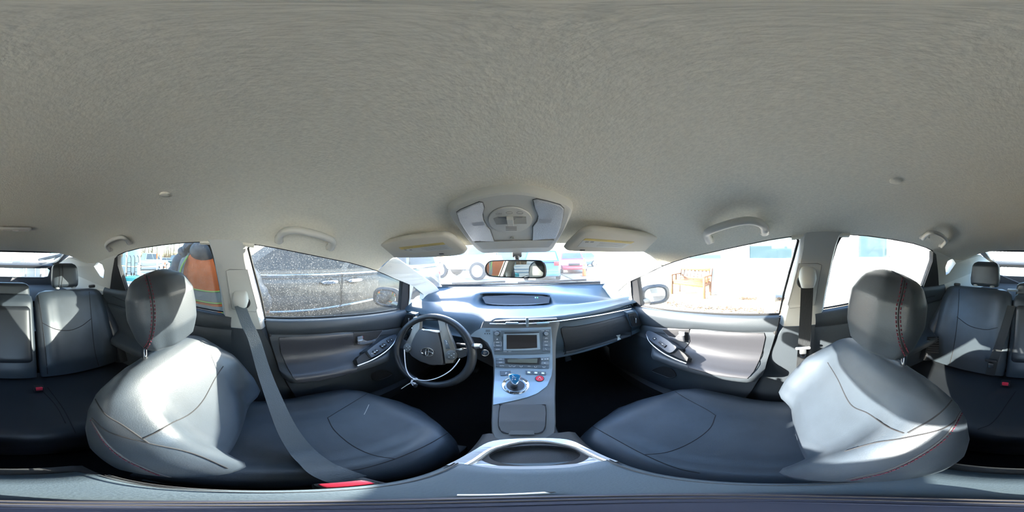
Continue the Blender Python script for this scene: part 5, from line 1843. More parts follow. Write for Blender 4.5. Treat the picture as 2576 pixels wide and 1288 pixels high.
VANP = mat('dark_grey_van_paint', (.062, .054, .047), .32, metal=.15, coat=.35, var=.12, vscale=6)
VANG = mat('van_side_glass', (.022, .025, .028), .06, spec=.25)
vt_, VP = vehicle('minivan', 'dark grey minivan parked close beside the driver windows', (-2.68, .78, G), math.pi, 5.1, 1.96, VANP, (1.30, .40, -2.3, -2.45), 1.66, 1.075, (1.48, -1.5), .34,
                  hood=[(-2.55, .6), (-2.5, .95), (-2.3, 1.075), (-.5, 1.075), (.9, 1.075), (1.3, 1.06), (1.7, .98), (2.1, .90), (2.4, .76), (2.55, .5)], cab_in=.78, side_splits=(.30, .63), cat='van', grille=True, glass_=VANG)
vx = -1.70
for nm_, y0, z0 in (('door_handle', .70, -.262), ('door_handle', 1.03, -.262)):
    dh_ = mk(nm_, pillow([V((vx - .006, y0 + .105 * spw(math.cos(t2), .6), z0 + .022 * spw(math.sin(t2), .7))) for t2 in [2 * math.pi * k / 24 for k in range(24)]], V((.035, 0, 0)), .8), CHR, vt_)
    mk('handle_cup', sheet([V((vx - .002, y0 + .06 * math.cos(t2), z0 + .04 * math.sin(t2))) for t2 in [2 * math.pi * k / 20 for k in range(20)]], V((-.004, 0, 0))), BLACKP, dh_)
mk('belt_molding', tube([V((vx + .005, -.45, -.172)), V((vx + .008, .4, -.172)), V((vx + .005, 3.0, -.172))], .012, 6), CHR, vt_)
mk('side_molding', tube([V((vx + .006, -.28, -.58)), V((vx + .008, .5, -.575)), V((vx + .006, 1.85, -.53))], .013, 6), CHR, vt_)
for y0 in (.86, -.36, 2.12):
    mk('door_gap', tube([V((vx + .001, y0, -.17)), V((vx + .003, y0 - .01, -.45)), V((vx - .01, y0 - .02, -.95))], .006, 5), SEAM, vt_)

JEEPW = mat('white_suv_paint', (.82, .83, .84), .35, coat=.5)
jp = at(1120, 700, z=G)
vehicle('off_road_vehicle', 'white off-road vehicle with big tires parked ahead left', (jp.x + 1.05, jp.y + .75, G), rad(80), 4.2, 1.9, JEEPW, (.6, .4, -1.7, -1.75), 1.95, 1.30, (-1.2, 1.25), .48, hood=[(-2.1, 1.0), (-2.0, 1.28), (-.5, 1.30), (.7, 1.30), (1.4, 1.25), (1.95, 1.2), (2.1, .8)], zb=.55, side_splits=(.5,))
BLUEP = mat('teal_blue_paint', (.03, .16, .26), .3, metal=.2, coat=.6)
bl = at(1372, 712, z=G)
vehicle('hatchback', 'teal blue hatchback parked ahead, seen from behind', (bl.x + .15, bl.y + 2.2, G), rad(-8), 4.3, 1.78, BLUEP, (1.0, .25, -1.35, -2.0), 1.46, .96, (1.3, -1.25), .32, hood=sedan_hood(4.3, .96), glass_=CARGLASSB, group='cars ahead in the lot')
REDP = mat('red_car_paint', (.36, .03, .055), .3, coat=.6)
rp_ = at(1463, 689, z=G)
vehicle('sedan', 'red car facing us beyond the traffic cone', (rp_.x, rp_.y + 2.2, G), rad(168), 4.4, 1.76, REDP, (.95, .15, -1.1, -1.65), 1.42, .94, (1.35, -1.3), .32, hood=sedan_hood(4.4, .94), group='cars ahead in the lot', grille=True)
vehicle('sport_utility', 'dark blue sport utility far ahead behind the mirror', (-1.6, 13.5, G), rad(100), 4.6, 1.85, mat('navy_paint', (.05, .08, .14), .3, coat=.5), (1.0, .6, -2.0, -2.15), 1.72, 1.05, (1.4, -1.4), .36, hood=[(-2.3, .6), (-2.2, 1.0), (-2, 1.05), (1, 1.05), (1.6, 1.0), (2.1, .9), (2.3, .5)], group='cars ahead in the lot')
for k, (x, y, h_, col, lab) in enumerate(((5.6, 15.5, 95, (.25, .3, .36), 'grey sedan in the far row right of the red car'), (-6.5, 15.0, 85, (.55, .6, .66), 'silver sedan in the far row behind the off-road vehicle'), (1.9, 19.5, 92, (.45, .5, .55), 'pale sedan in the far row beyond the blue hatchback'))):
    vehicle('sedan', lab, (x, y, G), rad(h_), 4.4, 1.76, mat('far_paint_%d' % k, tuple(c_ * .5 for c_ in col), .35, coat=.4), (.95, .15, -1.1, -1.65), 1.42, .94, (1.35, -1.3), .32, hood=sedan_hood(4.4, .94), group='cars ahead in the lot')


# traffic cones
ORANGE = mat('orange_plastic', (.95, .16, .03), .5)
WHT = mat('white_reflective', (.85, .85, .85), .4)


def cone(p, h_, r_, lab):
    t_ = thing('traffic_cone', p, lab, 'traffic cone', 'traffic cones')
    mk('base', rbox(V(p) + V((0, 0, .025)), (r_ * 3.4, r_ * 3.4, .05), .015), BLACKP, t_)
    mk('body', lathe([(r_, .05), (r_ * .35, h_ * .95), (r_ * .28, h_), (0, h_)], p, (0, 0, 1), 20), ORANGE, t_)
    for a_ in (.45, .68):
        q0, q1 = a_, a_ + .14
        rr = lambda q: r_ + (r_ * .35 - r_) * (q * h_ - .05) / (h_ * .95 - .05) + .004
        mk('band', lathe([(rr(q0) - .004, q0 * h_), (rr(q0), q0 * h_), (rr(q1), q1 * h_), (rr(q1) - .004, q1 * h_)], p, (0, 0, 1), 20), WHT, t_)


cone(at(1470, 696, z=G), 1.02, .12, 'tall orange and white cone in front of the red car')
# barricade beside the red car
bp_ = at(1512, 690, z=G)
t_ = thing('barricade', bp_, 'red and white barricade right of the red car', 'barricade')
for k in range(3):
    mk('board', rbox(bp_ + V((0, 0, .45 + .28 * k)), (.9, .03, .16), .008), mat('pink_red_board', (.75, .18, .2), .5) if k % 2 == 0 else WHT, t_)
for s in (-1, 1):
    mk('leg', tube([bp_ + V((s * .4, -.2, 0)), bp_ + V((s * .4, 0, 1.15))], .02, 6), WHT, t_)
    mk('leg', tube([bp_ + V((s * .4, .22, 0)), bp_ + V((s * .4, .02, 1.15))], .02, 6), WHT, t_)

# ================================================================== white office building on the right
WALLW = mat('white_siding', (.50, .51, .52), .7, bump=.04, bscale=30)
bx0 = 4.26
wl_ = mk('wall_office', rbox((bx0 + 3, -2.2, G + 1.65), (6, 18, 3.3), .0), WALLW, kind='structure', smooth=False, label='long white sided office wall')
BAT = mat('siding_batten_white', (.47, .48, .49), .7)
for k in range(26):
    y = -7.8 + .54 * k
    o = mk('batten', rbox((bx0 - .008, y, G + .62), (.016, .03, .96), .004), BAT, wl_)
mk('roof_eave', rbox((bx0 + 2.9, -2.2, G + 3.36), (6.7, 18.6, .14), .02), WALLW, wl_)
mk('gutter', rbox((bx0 - .46, -2.2, G + 3.34), (.10, 18.6, .11), .02), mat('grey_gutter', (.5, .52, .55), .5), wl_)
mk('footing', rbox((bx0 - .012, -2.2, G + .06), (.03, 18, .10), .004), mat('grey_footing', (.35, .34, .33), .9), wl_)
WG = mat('office_window_glass', (.03, .05, .06), .04, spec=.5)


def office_window(y0, y1, z0, z1, n, items=0):
    nwin[0] += 1
    c = V((bx0 - .012, (y0 + y1) / 2, (z0 + z1) / 2))
    o = mk('window_%d' % nwin[0], rbox(c + V((-.004, 0, 0)), (.012, y1 - y0, z1 - z0), .0), WG, kind='structure', smooth=False, label=n)
    f = .055
    for nm_, cc, sz in (('frame', V((0, 0, (z1 - z0) / 2 + f / 2)), (.05, y1 - y0 + 2 * f, f)), ('sill', V((-.01, 0, -(z1 - z0) / 2 - f / 2)), (.07, y1 - y0 + 2 * f, f)), ('frame', V((0, -(y1 - y0) / 2 - f / 2, 0)), (.05, f, z1 - z0)), ('frame', V((0, (y1 - y0) / 2 + f / 2, 0)), (.05, f, z1 - z0))):
        mk(nm_, rbox(c + cc, sz, .006), WALLW, o)
    if items:
        mk('notice', rbox(c + V((-.013, -.1, -.09)), (.004, .14, .20), .001), mat('white_paper', (.85, .85, .82), .8), o)
        mk('blind_slat', rbox(c + V((-.013, .12, .26)), (.004, .5, .018), .001), mat('white_paper', (.85, .85, .82), .8), o)
        mk('blind_slat', rbox(c + V((-.013, .05, .20)), (.004, .4, .014), .001), mat('white_paper', (.85, .85, .82), .8), o)
    return o


office_window(1.55, 2.55, -.17, .75, 'office window above the wooden bench')
office_window(-.35, .75, -.15, .75, 'office window with a white paper notice', 1)
office_window(-3.3, -2.26, -.12, .62, 'office window seen past the right rear seat')
# service pipe with meter boxes
pp_ = at(2243, 730, x=4.14)
t_ = thing('service_conduit', (pp_.x, pp_.y, G), 'pale vertical service pipe with grey meter boxes on the office wall', 'pipe')
mk('pipe', tube([V((pp_.x, pp_.y, G)), V((pp_.x, pp_.y, G + 3.2))], .055, 12), mat('cream_pipe', (.70, .68, .60), .5), t_)
for z0, hh, dy in ((.05, .26, .12), (-.35, .30, -.13), (-.72, .22, -.12)):
    mk('meter_box', rbox((pp_.x, pp_.y + dy, z0), (.10, .16, hh), .02), mat('grey_meter', (.35, .36, .36), .5), t_)
mk('elbow', tube(smooth_line([V((pp_.x, pp_.y - .06, -.12)), V((pp_.x - .02, pp_.y - .3, -.12)), V((pp_.x - .02, pp_.y - .36, -.2))], 4), .025, 8), mat('grey_meter', (.35, .36, .36), .5), t_)
mk('strap', rbox((pp_.x, pp_.y, -.15), (.12, .16, .04), .005), mat('cream_pipe', (.70, .68, .60), .5), t_)
# wooden bench
WOOD = mat('orange_stained_pine', (.15, .05, .012), .5, var=.18, vscale=14, stretch=(1, 1, 4))
y0, y1 = 1.83, 2.86
x0, x1 = 3.74, 4.14
bt = thing('garden_bench', ((x0 + x1) / 2, (y0 + y1) / 2, G), 'orange wooden garden bench against the white office wall', 'bench')
zs_ = -.80
for k in range(5):
    mk('seat_slat', rbox((x0 + .03 + .085 * k, (y0 + y1) / 2, zs_), (.075, y1 - y0 - .04, .028), .006), WOOD, bt)
mk('apron', rbox((x0 + .02, (y0 + y1) / 2, zs_ - .055), (.03, y1 - y0, .09), .006), WOOD, bt)
mk('top_rail', rbox((x1 + .07, (y0 + y1) / 2, -.475), (.035, y1 - y0, .09), .012), WOOD, bt)
mk('lower_rail', rbox((x1 + .0, (y0 + y1) / 2, -.74), (.03, y1 - y0, .06), .006), WOOD, bt)
for k in range(8):
    y = y0 + .09 + (y1 - y0 - .18) * k / 7
    mk('back_slat', ribbon([V((x1 + .0, y, -.76)), V((x1 + .07, y, -.49))], V((0, .034, 0)), .02), WOOD, bt)
for y in (y0, y1):
    mk('leg', rbox((x0, y, (G + -.64) / 2), (.055, .05, -.64 - G), .006), WOOD, bt)
    mk('leg', ribbon([V((x1 - .04, y, G)), V((x1 + .0, y, -.80)), V((x1 + .085, y, -.43))], V((0, .025, 0)), .05), WOOD, bt)
    mk('armrest', rbox(((x0 + x1) / 2, y, -.625), (x1 - x0 + .08, .075, .03), .008), WOOD, bt)
    mk('arm_support', rbox((x0 + .2, y, -.72), (.06, .03, .17), .004), WOOD, bt)
    mk('side_rail', rbox(((x0 + x1) / 2, y, zs_ - .04), (x1 - x0, .03, .07), .004), WOOD, bt)
# leaf litter along the walk (nobody could count it)
rnd = random.Random(3)
lv_, lf_ = [], []
for k in range(1800):
    if k < 1300:
        y = rnd.uniform(-3.5, 3.6)
        x = 3.05 + .12 * math.sin(y * 2.1) + rnd.gauss(0, .14) - .12 * max(0, -y)
    else:
        y = rnd.uniform(-1.2, 1.0)
        x = min(4.19, 4.05 + rnd.gauss(0, .08))
        if .02 < y < .54:
            y -= .55
    a_ = rnd.uniform(0, 6.28)
    s_ = rnd.uniform(.015, .035)
    z = G + .05 + rnd.uniform(0, .012)
    o_ = len(lv_)
    for q in range(4):
        b_ = a_ + q * math.pi / 2
        lv_.append(V((x + s_ * math.cos(b_) * (1 if q % 2 else .6), y + s_ * math.sin(b_) * (1 if q % 2 else .6), z + rnd.uniform(-.006, .014))))
    lf_.append((o_, o_ + 1, o_ + 2, o_ + 3))
mk('leaf_litter', (lv_, lf_), mat('dry_leaf', (.08, .038, .015), .8, var=.4, vscale=5), kind='stuff', label='brown dry leaves strewn along the walkway', cat='leaves', smooth=False)
t_ = thing('electrical_box', (3.95, .28, G), 'low tan utility box at the foot of the office wall', 'utility box')
mk('body', rbox((3.95, .28, G + .16), (.26, .42, .24), .03), mat('tan_box', (.30, .28, .22), .7), t_)
mk('lid', rbox((3.95, .28, G + .29), (.30, .46, .03), .012), mat('tan_box', (.30, .28, .22), .7), t_)

# ================================================================== person between the cars
px0, py0 = -1.19, -.43
pt = thing('person', (px0, py0, G), 'person in an orange safety vest over a grey puffer jacket, back turned', 'person')
J = {}
vs_, es_, rs_ = [], [], []


def jt(n, p, r_, par=None):
    J[n] = len(vs_)
    vs_.append(V(p))
    rs_.append(r_)
    if par:
        es_.append((J[par], J[n]))


# facing -x (towards the van); right hand side of the body is at +y
B_ = lambda x, y, z: V((px0 + x, py0 + y, G + z * .93))
jt('pelvis', B_(0, 0, .92), (.15, .13))
jt('waist', B_(.0, 0, 1.06), (.16, .12), 'pelvis')
jt('chest', B_(.01, 0, 1.24), (.18, .13), 'waist')
jt('upper', B_(.01, 0, 1.36), (.15, .11), 'chest')
jt('neck', B_(-.01, 0, 1.44), (.065, .065), 'upper')
jt('head0', B_(-.02, 0, 1.50), (.075, .08), 'neck')
jt('head1', B_(-.025, 0, 1.58), (.085, .098), 'head0')
jt('head2', B_(-.02, 0, 1.66), (.06, .07), 'head1')
jt('nose', B_(-.12, 0, 1.555), (.016, .016), 'head1')
for s, nm_ in ((1, 'r'), (-1, 'l')):
    jt(nm_ + 'sh', B_(.01, s * .20, 1.35), (.075, .075), 'upper')
    jt(nm_ + 'el', B_(.06 if s < 0 else .08, s * (.315 if s < 0 else .36), 1.06), (.062, .062), nm_ + 'sh')
    jt(nm_ + 'wr', B_(-.16 if s < 0 else -.06, s * (.20 if s < 0 else .40), .95), (.040, .040), nm_ + 'el')
    jt(nm_ + 'hip', B_(0, s * .09, .86), (.10, .105), 'pelvis')
    jt(nm_ + 'kn', B_(-.015, s * .10, .49), (.068, .07), nm_ + 'hip')
    jt(nm_ + 'an', B_(.02, s * .11, .10), (.05, .05), nm_ + 'kn')
    jt(nm_ + 'to', B_(-.16, s * .12, .045), (.038, .045), nm_ + 'an')


def skin(name, vsx, esx, rsx, material, parent, sub=2, root=0):
    m_ = bpy.data.meshes.new(name)
    org = V((px0, py0, G))
    m_.from_pydata([p - org for p in vsx], esx, [])
    o = bpy.data.objects.new(name, m_)
    C.objects.link(o)
    o.parent = parent
    md = o.modifiers.new('skin', 'SKIN')
    for i, sv in enumerate(m_.skin_vertices[0].data):
        sv.radius = rsx[i]
        sv.use_root = (i == root)
    md.use_smooth_shade = True
    sb_ = o.modifiers.new('sub', 'SUBSURF')
    sb_.levels = sub
    sb_.render_levels = sub
    dg_ = bpy.context.evaluated_depsgraph_get()
    ev = o.evaluated_get(dg_)
    nm2 = bpy.data.meshes.new_from_object(ev)
    o.modifiers.clear()
    o.data = nm2
    nm2.materials.clear()
    nm2.materials.append(material)
    nm2.shade_smooth()
    return o


JACKET = mat('dark_grey_puffer', (.05, .05, .055), .55, bump=.5, bscale=24, stretch=(1, 1, 1.6))
pbody = skin('body', vs_, es_, rs_, mat('dark_trousers', (.03, .032, .04), .8), pt)
# head skin and hair
SKIN = mat('skin', (.52, .33, .24), .5)
hd = B_(-.03, 0, 1.585)
hm = mk('head', ellip(hd, [V((.098, 0, 0)), V((0, .080, 0)), V((0, 0, .118))], 24, 16), SKIN, pt)
mk('nose', ellip(hd + V((-.10, 0, -.012)), [V((.022, 0, 0)), V((0, .014, 0)), V((0, 0, .024))], 10, 8), SKIN, hm)
for s in (-1, 1):
    mk('ear', ellip(hd + V((.0, s * .080, -.005)), [V((.022, 0, 0)), V((0, .010, 0)), V((0, 0, .032))], 10, 8), SKIN, hm)
    mk('eye', ellip(hd + V((-.088, s * .032, .008)), [V((.010, 0, 0)), V((0, .014, 0)), V((0, 0, .008))], 10, 6), mat('eye_dark', (.04, .03, .03), .3), hm)
mk('mouth', ellip(hd + V((-.088, 0, -.058)), [V((.008, 0, 0)), V((0, .026, 0)), V((0, 0, .007))], 10, 6), mat('lips', (.4, .17, .14), .5), hm)
mk('hair', ellip(hd + V((.018, 0, .022)), [V((.102, 0, 0)), V((0, .090, 0)), V((0, 0, .112))], 24, 14), mat('dark_hair', (.03, .025, .022), .6, bump=.4, bscale=60), pt)
mk('hood', ellip(B_(.10, 0, 1.40), [V((.10, 0, 0)), V((0, .13, 0)), V((0, 0, .085))], 20, 12), JACKET, pt)
# jacket sleeves with stacked puffs
for s, nm_ in ((1, 'r'), (-1, 'l')):
    a_, b_, c_ = vs_[J[nm_ + 'sh']], vs_[J[nm_ + 'el']], vs_[J[nm_ + 'wr']]
    path = smooth_line([a_ + V((0, -s * .04, .02)), a_, b_, c_], 14)
    n_ = len(path)
    rr = [(.098 - .035 * i / n_) * (1 + .20 * abs(math.sin(i * .62))) for i in range(n_)]
    mk('sleeve', tube(path, rr, 18), JACKET, pt)
    # hand: palm and five fingers, tucked forward
    w3 = c_ + (c_ - b_).normalized() * .05
    fw = (c_ - b_).normalized()
    lat = V((0, 0, 1)).cross(fw).normalized()
    hnd = mk('hand', ellip(w3, [fw * .048, lat * .038, fw.cross(lat) * .016], 16, 10), SKIN, pt)
    for k in range(4):
        b0 = w3 + fw * .038 + lat * (-.026 + .017 * k)
        ln = (.050, .060, .056, .044)[k]
        dn = -fw.cross(lat) if fw.cross(lat).z > 0 else fw.cross(lat)
        mk('finger', tube([b0, b0 + fw * ln * .5 + dn * .006, b0 + fw * ln * .8 + dn * .024, b0 + fw * ln * .85 + dn * .036], [.0092, .009, .008, .006], 8), SKIN, hnd)
    t0 = w3 + lat * (.032 * -s) - fw * .01
    mk('thumb', tube([t0, t0 + lat * (.014 * -s) + fw * .022, t0 + lat * (.016 * -s) + fw * .045], [.011, .010, .007], 8), SKIN, hnd)
# vest: shell round the torso, open at the arms
VEST = mat('orange_vest_mesh', (.75, .13, .010), .75, bump=.25, bscale=160)
REFL = mat('grey_reflective_tape', (.24, .235, .20), .6, bump=.15, bscale=120)
LIME = mat('lime_edging', (.30, .48, .08), .6)


def vsec(z):
    wy_ = interp([(.72, .235), (.9, .225), (1.1, .215), (1.25, .205), (1.34, .19), (1.40, .13)], z)
    wx_ = interp([(.72, .175), (.9, .165), (1.1, .160), (1.25, .165), (1.34, .145), (1.40, .10)], z)
    return wy_, wx_


def vring(z, k_=1.0, n=48):
    wy_, wx_ = vsec(z)
    return [B_(.01 + wx_ * k_ * spw(math.cos(t2), .8), wy_ * k_ * spw(math.sin(t2), .8), z + .006 * math.sin(5 * t2 + z * 9)) for t2 in [2 * math.pi * q / n for q in range(n)]]


mk('vest', loft([vring(z) for z in [.72 + .68 * k / 24 for k in range(25)]], False), VEST, pt)
for z0, z1 in ((1.02, 1.095), (.945, .985)):
    mk('reflective_band', loft([vring(z0, 1.004), vring(z0, 1.02), vring((z0 + z1) / 2, 1.025), vring(z1, 1.02), vring(z1, 1.004)], False), REFL, pt)
for z0 in (1.10, 1.012, .935):
    mk('lime_edge', ring_tube(vring(z0, 1.022), .005, 6), LIME, pt)
for s in (-1, 1):
    arm = [B_(.01 + dx, s * dy, z) for dx, dy, z in ((.15, .12, 1.36), (.165, .165, 1.27), (.165, .19, 1.16), (.15, .208, 1.12), (.13, .215, 1.09))]
    mk('lime_edge', tube(smooth_line(arm, 5), .006, 6), LIME, pt)
    mk('shoulder_band', ribbon(smooth_line([B_(.06, s * .165, 1.392), B_(.15, s * .168, 1.31), B_(.178, s * .185, 1.16), B_(.165, s * .20, 1.09)], 5), V((0, .025, .006)), .006), REFL, pt)

# ================================================================== the lot behind, rear left
LG = at
wc_ = at(332, 694, z=G)
dirw = V((wc_.x, wc_.y, 0)).normalized()
tan_ = V((-dirw.y, dirw.x, 0))


def lot(px_, d):
    """a ground point d metres away in the direction of this photo column"""
    r_ = ray(px_, 644)
    h_ = V((r_.x, r_.y, 0)).normalized()
    return V((CX + h_.x * d, h_.y * d, G))


p = lot(332, 13.2)
t_ = thing('storage_container', p, 'tall pale blue white storage cabinet behind the hand trucks', 'cabinet')
mk('body', rbox(p + V((0, 0, 1.6)), (1.3, 1.3, 3.2), .03, 2, Matrix.Rotation(rad(40), 3, 'Z')), mat('pale_blue_white', (.42, .52, .56), .5), t_)
q_ = lot(318, 11.6)
mk('corner_post', rbox(q_ + V((0, 0, 1.6)), (.12, .12, 3.2), .01), mat('cream_post', (.75, .72, .64), .6), t_)
# hand trucks
BLK = mat('black_tube', (.02, .02, .022), .4)
for px_, lab in ((325, 'black hand truck with curved handles, nearer of the two'), (344, 'black hand truck with curved handles beside the bollard')):
    p = lot(px_, 11.0)
    t_ = thing('hand_truck', p, lab, 'hand truck', 'hand trucks by the white cabinet')
    u_ = tan_ * .13
    for s in (-1, 1):
        mk('rail', tube(smooth_line([p + u_ * s + V((0, 0, .12)), p + u_ * s - dirw * .1 + V((0, 0, .8)), p + u_ * s - dirw * .12 + V((0, 0, 1.25)), p + u_ * s * .9 - dirw * .02 + tan_ * .08 + V((0, 0, 1.45))], 4), .022, 8), BLK, t_)
        mk('wheel', lathe([(.05, 0), (.13, .0), (.14, .03), (.13, .06), (.05, .06)], p + u_ * s * 1.2 + V((0, 0, .14)), tan_ * s, 18), TIRE, t_)
    for z in (.35, .65, .95):
        mk('crossbar', tube([p - u_ - dirw * .08 + V((0, 0, z)), p + u_ - dirw * .08 + V((0, 0, z))], .015, 6), BLK, t_)
    mk('toe_plate', rbox(p - dirw * .12 + V((0, 0, .03)), (.36, .28, .02), .004), BLK, t_)
# pickup, dark SUVs
vehicle('pickup_truck', 'silver pickup truck with dark windows in the lot behind', tuple(lot(380, 18.0)), rad(60), 5.6, 1.95, mat('silver_paint', (.32, .34, .36), .35, metal=.3, coat=.5), (.95, .35, -.75, -.95), 1.85, 1.12, (1.7, -1.75), .40,
        hood=[(-2.8, .75), (-2.7, 1.08), (-1.0, 1.10), (1.0, 1.12), (2.0, 1.08), (2.6, 1.0), (2.8, .6)], zb=.42, cat='truck', group='vehicles in the rear lot')
vehicle('sport_utility', 'black sport utility parked by the teal bins', tuple(lot(470, 22.5)), rad(60), 4.7, 1.9, mat('black_paint', (.03, .03, .034), .3, coat=.6), (1.0, .5, -2.0, -2.2), 1.75, 1.05, (1.4, -1.4), .36, hood=[(-2.35, .6), (-2.25, 1.0), (-2, 1.05), (1, 1.05), (1.6, 1.0), (2.15, .9), (2.35, .5)], group='vehicles in the rear lot')
vehicle('sedan', 'pale blue sedan parked behind the white pole', tuple(lot(420, 27.5)), rad(60), 4.5, 1.78, mat('ice_blue_paint', (.26, .33, .37), .35, coat=.5), (.95, .15, -1.1, -1.65), 1.45, .95, (1.35, -1.3), .33, hood=sedan_hood(4.5, .95), group='vehicles in the rear lot')
vehicle('sedan', 'dark car with red lamps beside the pickup truck', tuple(lot(352, 25.5)), rad(75), 4.5, 1.78, mat('charcoal_paint', (.06, .065, .08), .35, coat=.5), (.95, .15, -1.1, -1.65), 1.45, .95, (1.35, -1.3), .33, hood=sedan_hood(4.5, .95), group='vehicles in the rear lot')
# poles
for px_, d, h_, r_, lab, mt_ in ((405, 13.5, 5.5, .09, 'tall white lamp pole in the rear lot', WHT), (395, 14.5, 1.7, .05, 'slim white post with an orange top in the rear lot', WHT)):
    p = lot(px_, d)
    t_ = thing('lamp_pole' if h_ > 3 else 'marker_post', p, lab, 'pole')
    mk('shaft', lathe([(r_, 0), (r_ * .8, h_), (0, h_)], p, (0, 0, 1), 14), mt_, t_)
    mk('foot', lathe([(r_ * 2, 0), (r_ * 2, .15), (r_, .2)], p, (0, 0, 1), 14), mat('grey_foot', (.4, .4, .4), .8), t_)
    if h_ < 3:
        mk('flag', lathe([(r_ * 1.4, h_ - .45), (r_ * 1.2, h_ + .02), (0, h_ + .02)], p, (0, 0, 1), 12), ORANGE, t_)
    else:
        mk('lamp_head', rbox(p + V((.3, 0, h_)), (.7, .25, .12), .03), mat('grey_foot', (.4, .4, .4), .8), t_)
# bollard-like drums, cones, tape
TAPEP = []
for px_, d, lab in ((301, 12.0, ''), (349, 10.6, 'white bollard beside the hand trucks'), (407, 12.5, 'white bollard left of the orange cone'), (424, 12.5, 'white bollard right of the orange cone')):
    p = lot(px_, d)
    if lab:
        t_ = thing('bollard', p, lab, 'bollard', 'white bollards holding the tape')
        mk('post', lathe([(.10, 0), (.10, .92), (.06, .97), (0, .97)], p, (0, 0, 1), 16), WHT, t_)
        mk('cap', lathe([(.15, .86), (.15, .90), (0, .92)], p, (0, 0, 1), 16), mat('grey_foot', (.4, .4, .4), .8), t_)
    TAPEP.append(p + V((0, 0, .72)))
cone(lot(415.5, 11.9), 1.0, .12, 'orange cone between the white bollards behind us')
cone(lot(463, 13.5), 1.0, .12, 'orange cone near the black sport utility')
TAPE = mat('yellow_caution_tape', (.95, .75, .10), .5, col2=(.9, .88, .8), var=.5, vscale=9)
for a_, b_, lab in ((TAPEP[0], TAPEP[2], 'long yellow caution tape in front of the hand trucks'), (TAPEP[3], lot(470, 12.0) + V((0, 0, .45)), 'yellow caution tape sagging toward the person'), (lot(447, 14.3) + V((0, -.0, 1.09)), lot(463, 13.5) + V((0, 0, 1.06)), 'yellow caution tape from the pale bin to a cone')):
    pts = [a_.lerp(b_, k / 12) + V((0, 0, -.10 * math.sin(k / 12 * math.pi))) for k in range(13)]
    mk('caution_tape', ribbon(pts, V((0, 0, .035)), .004), TAPE, label=lab, cat='tape', group='caution tapes')
# bins
TEAL = mat('teal_plastic', (.02, .12, .14), .5)
for px_, d, col, lab in ((434, 15.5, TEAL, 'dark teal wheeled bin beside a pale one'), (446, 14.3, mat('pale_teal_plastic', (.10, .32, .35), .5), 'pale teal wheeled bin by the tape')):
    p = lot(px_, d)
    t_ = thing('wheeled_bin', p, lab, 'bin', 'teal bins in the rear lot')
    mk('body', loft([[p + V((x * k_, y * k_, z)) for x, y in ((-.27, -.3), (.27, -.3), (.27, .3), (-.27, .3))] for k_, z in ((.75, .06), (1., .98))]), col, t_)
    mk('lid', rbox(p + V((0, 0, 1.02)), (.62, .70, .07), .02), col, t_)
    for s in (-1, 1):
        mk('wheel', lathe([(.10, 0), (.10, .05), (0, .05)], p + V((s * .22, .28, .1)), (s, 0, 0), 12), TIRE, t_)
# teal cart close by
p = at(335, 741, z=-1.0)
p = V((p.x, p.y, G))
t_ = thing('trolley', p, 'white and teal trolley standing behind the rear left window', 'trolley')
rz = Matrix.Rotation(rad(35), 3, 'Z')
mk('tray', rbox(p + V((0, 0, .62)), (.75, .42, .07), .02, 2, rz), WHT, t_)
mk('teal_box', rbox(p + V((.05, 0, .70)), (.55, .32, .10), .02, 2, rz), mat('teal_box_plastic', (.05, .45, .45), .5), t_)
mk('roll', lathe([(.05, 0), (.06, .01), (.06, .12), (.0, .12)], p + rz @ V((-.36, 0, .70)), (0, 1, 0), 16), BLK, t_)
for a_ in (-.32, .32):
    for b_ in (-.16, .16):
        mk('leg', tube([p + rz @ V((a_, b_, .03)), p + rz @ V((a_ * .95, b_, .6))], .018, 6), mat('grey_tube', (.35, .36, .38), .4), t_)
# lower lot fence
FEN = mat('pale_teal_fence', (.16, .22, .23), .7)
pa, pb2 = lot(290, 30), lot(520, 34)
ft = thing('fence', pa.lerp(pb2, .5), 'pale teal board fence at the far edge of the lot', 'fence')
NF = 36
for k in range(NF):
    q = pa.lerp(pb2, (k + .5) / NF)
    mk('board', rbox(q + V((0, 0, .75)), ((pb2 - pa).length / NF * .92, .04, 1.5), .01, 1, frame_from(x=(pb2 - pa), z=(0, 0, 1))), FEN, ft)
mk('rail', tube([pa + V((0, 0, 1.2)), pb2 + V((0, 0, 1.2))], .05, 6), FEN, ft)
# bare winter trees: six built, the rest copied
BARK = mat('grey_brown_bark', (.13, .09, .065), .9)
rt = random.Random(11)


def bare_tree(h_):
    ms = []
    path = [V((0, 0, 0))]
    for k in range(6):
        path.append(path[-1] + V((rt.uniform(-.18, .18), rt.uniform(-.18, .18), h_ / 6)))
    ms.append(tube(path, [.13 - .018 * k for k in range(7)], 6))
    for k in range(30):
        t = rt.uniform(.15, .97)
        i = min(5, int(t * 6))
        b0 = path[i].lerp(path[i + 1], t * 6 - i)
        an = rt.uniform(0, 6.28)
        ln = h_ * .20 * (1.1 - t * .6)
        d_ = V((math.cos(an), math.sin(an), rt.uniform(.5, 1.4))).normalized()
        e = b0 + d_ * ln
        ms.append(tube([b0, b0 + d_ * ln * .5 + V((0, 0, .05)), e], [.045 * (1.1 - t), .03 * (1.1 - t), .006], 4))
        for q in range(3):
            f0 = b0.lerp(e, rt.uniform(.35, .9))
            d2 = (d_ + V((rt.uniform(-.8, .8), rt.uniform(-.8, .8), rt.uniform(0, .6)))).normalized()
            ms.append(tube([f0, f0 + d2 * ln * .4], [.014, .004], 3))
    return merge(*ms)


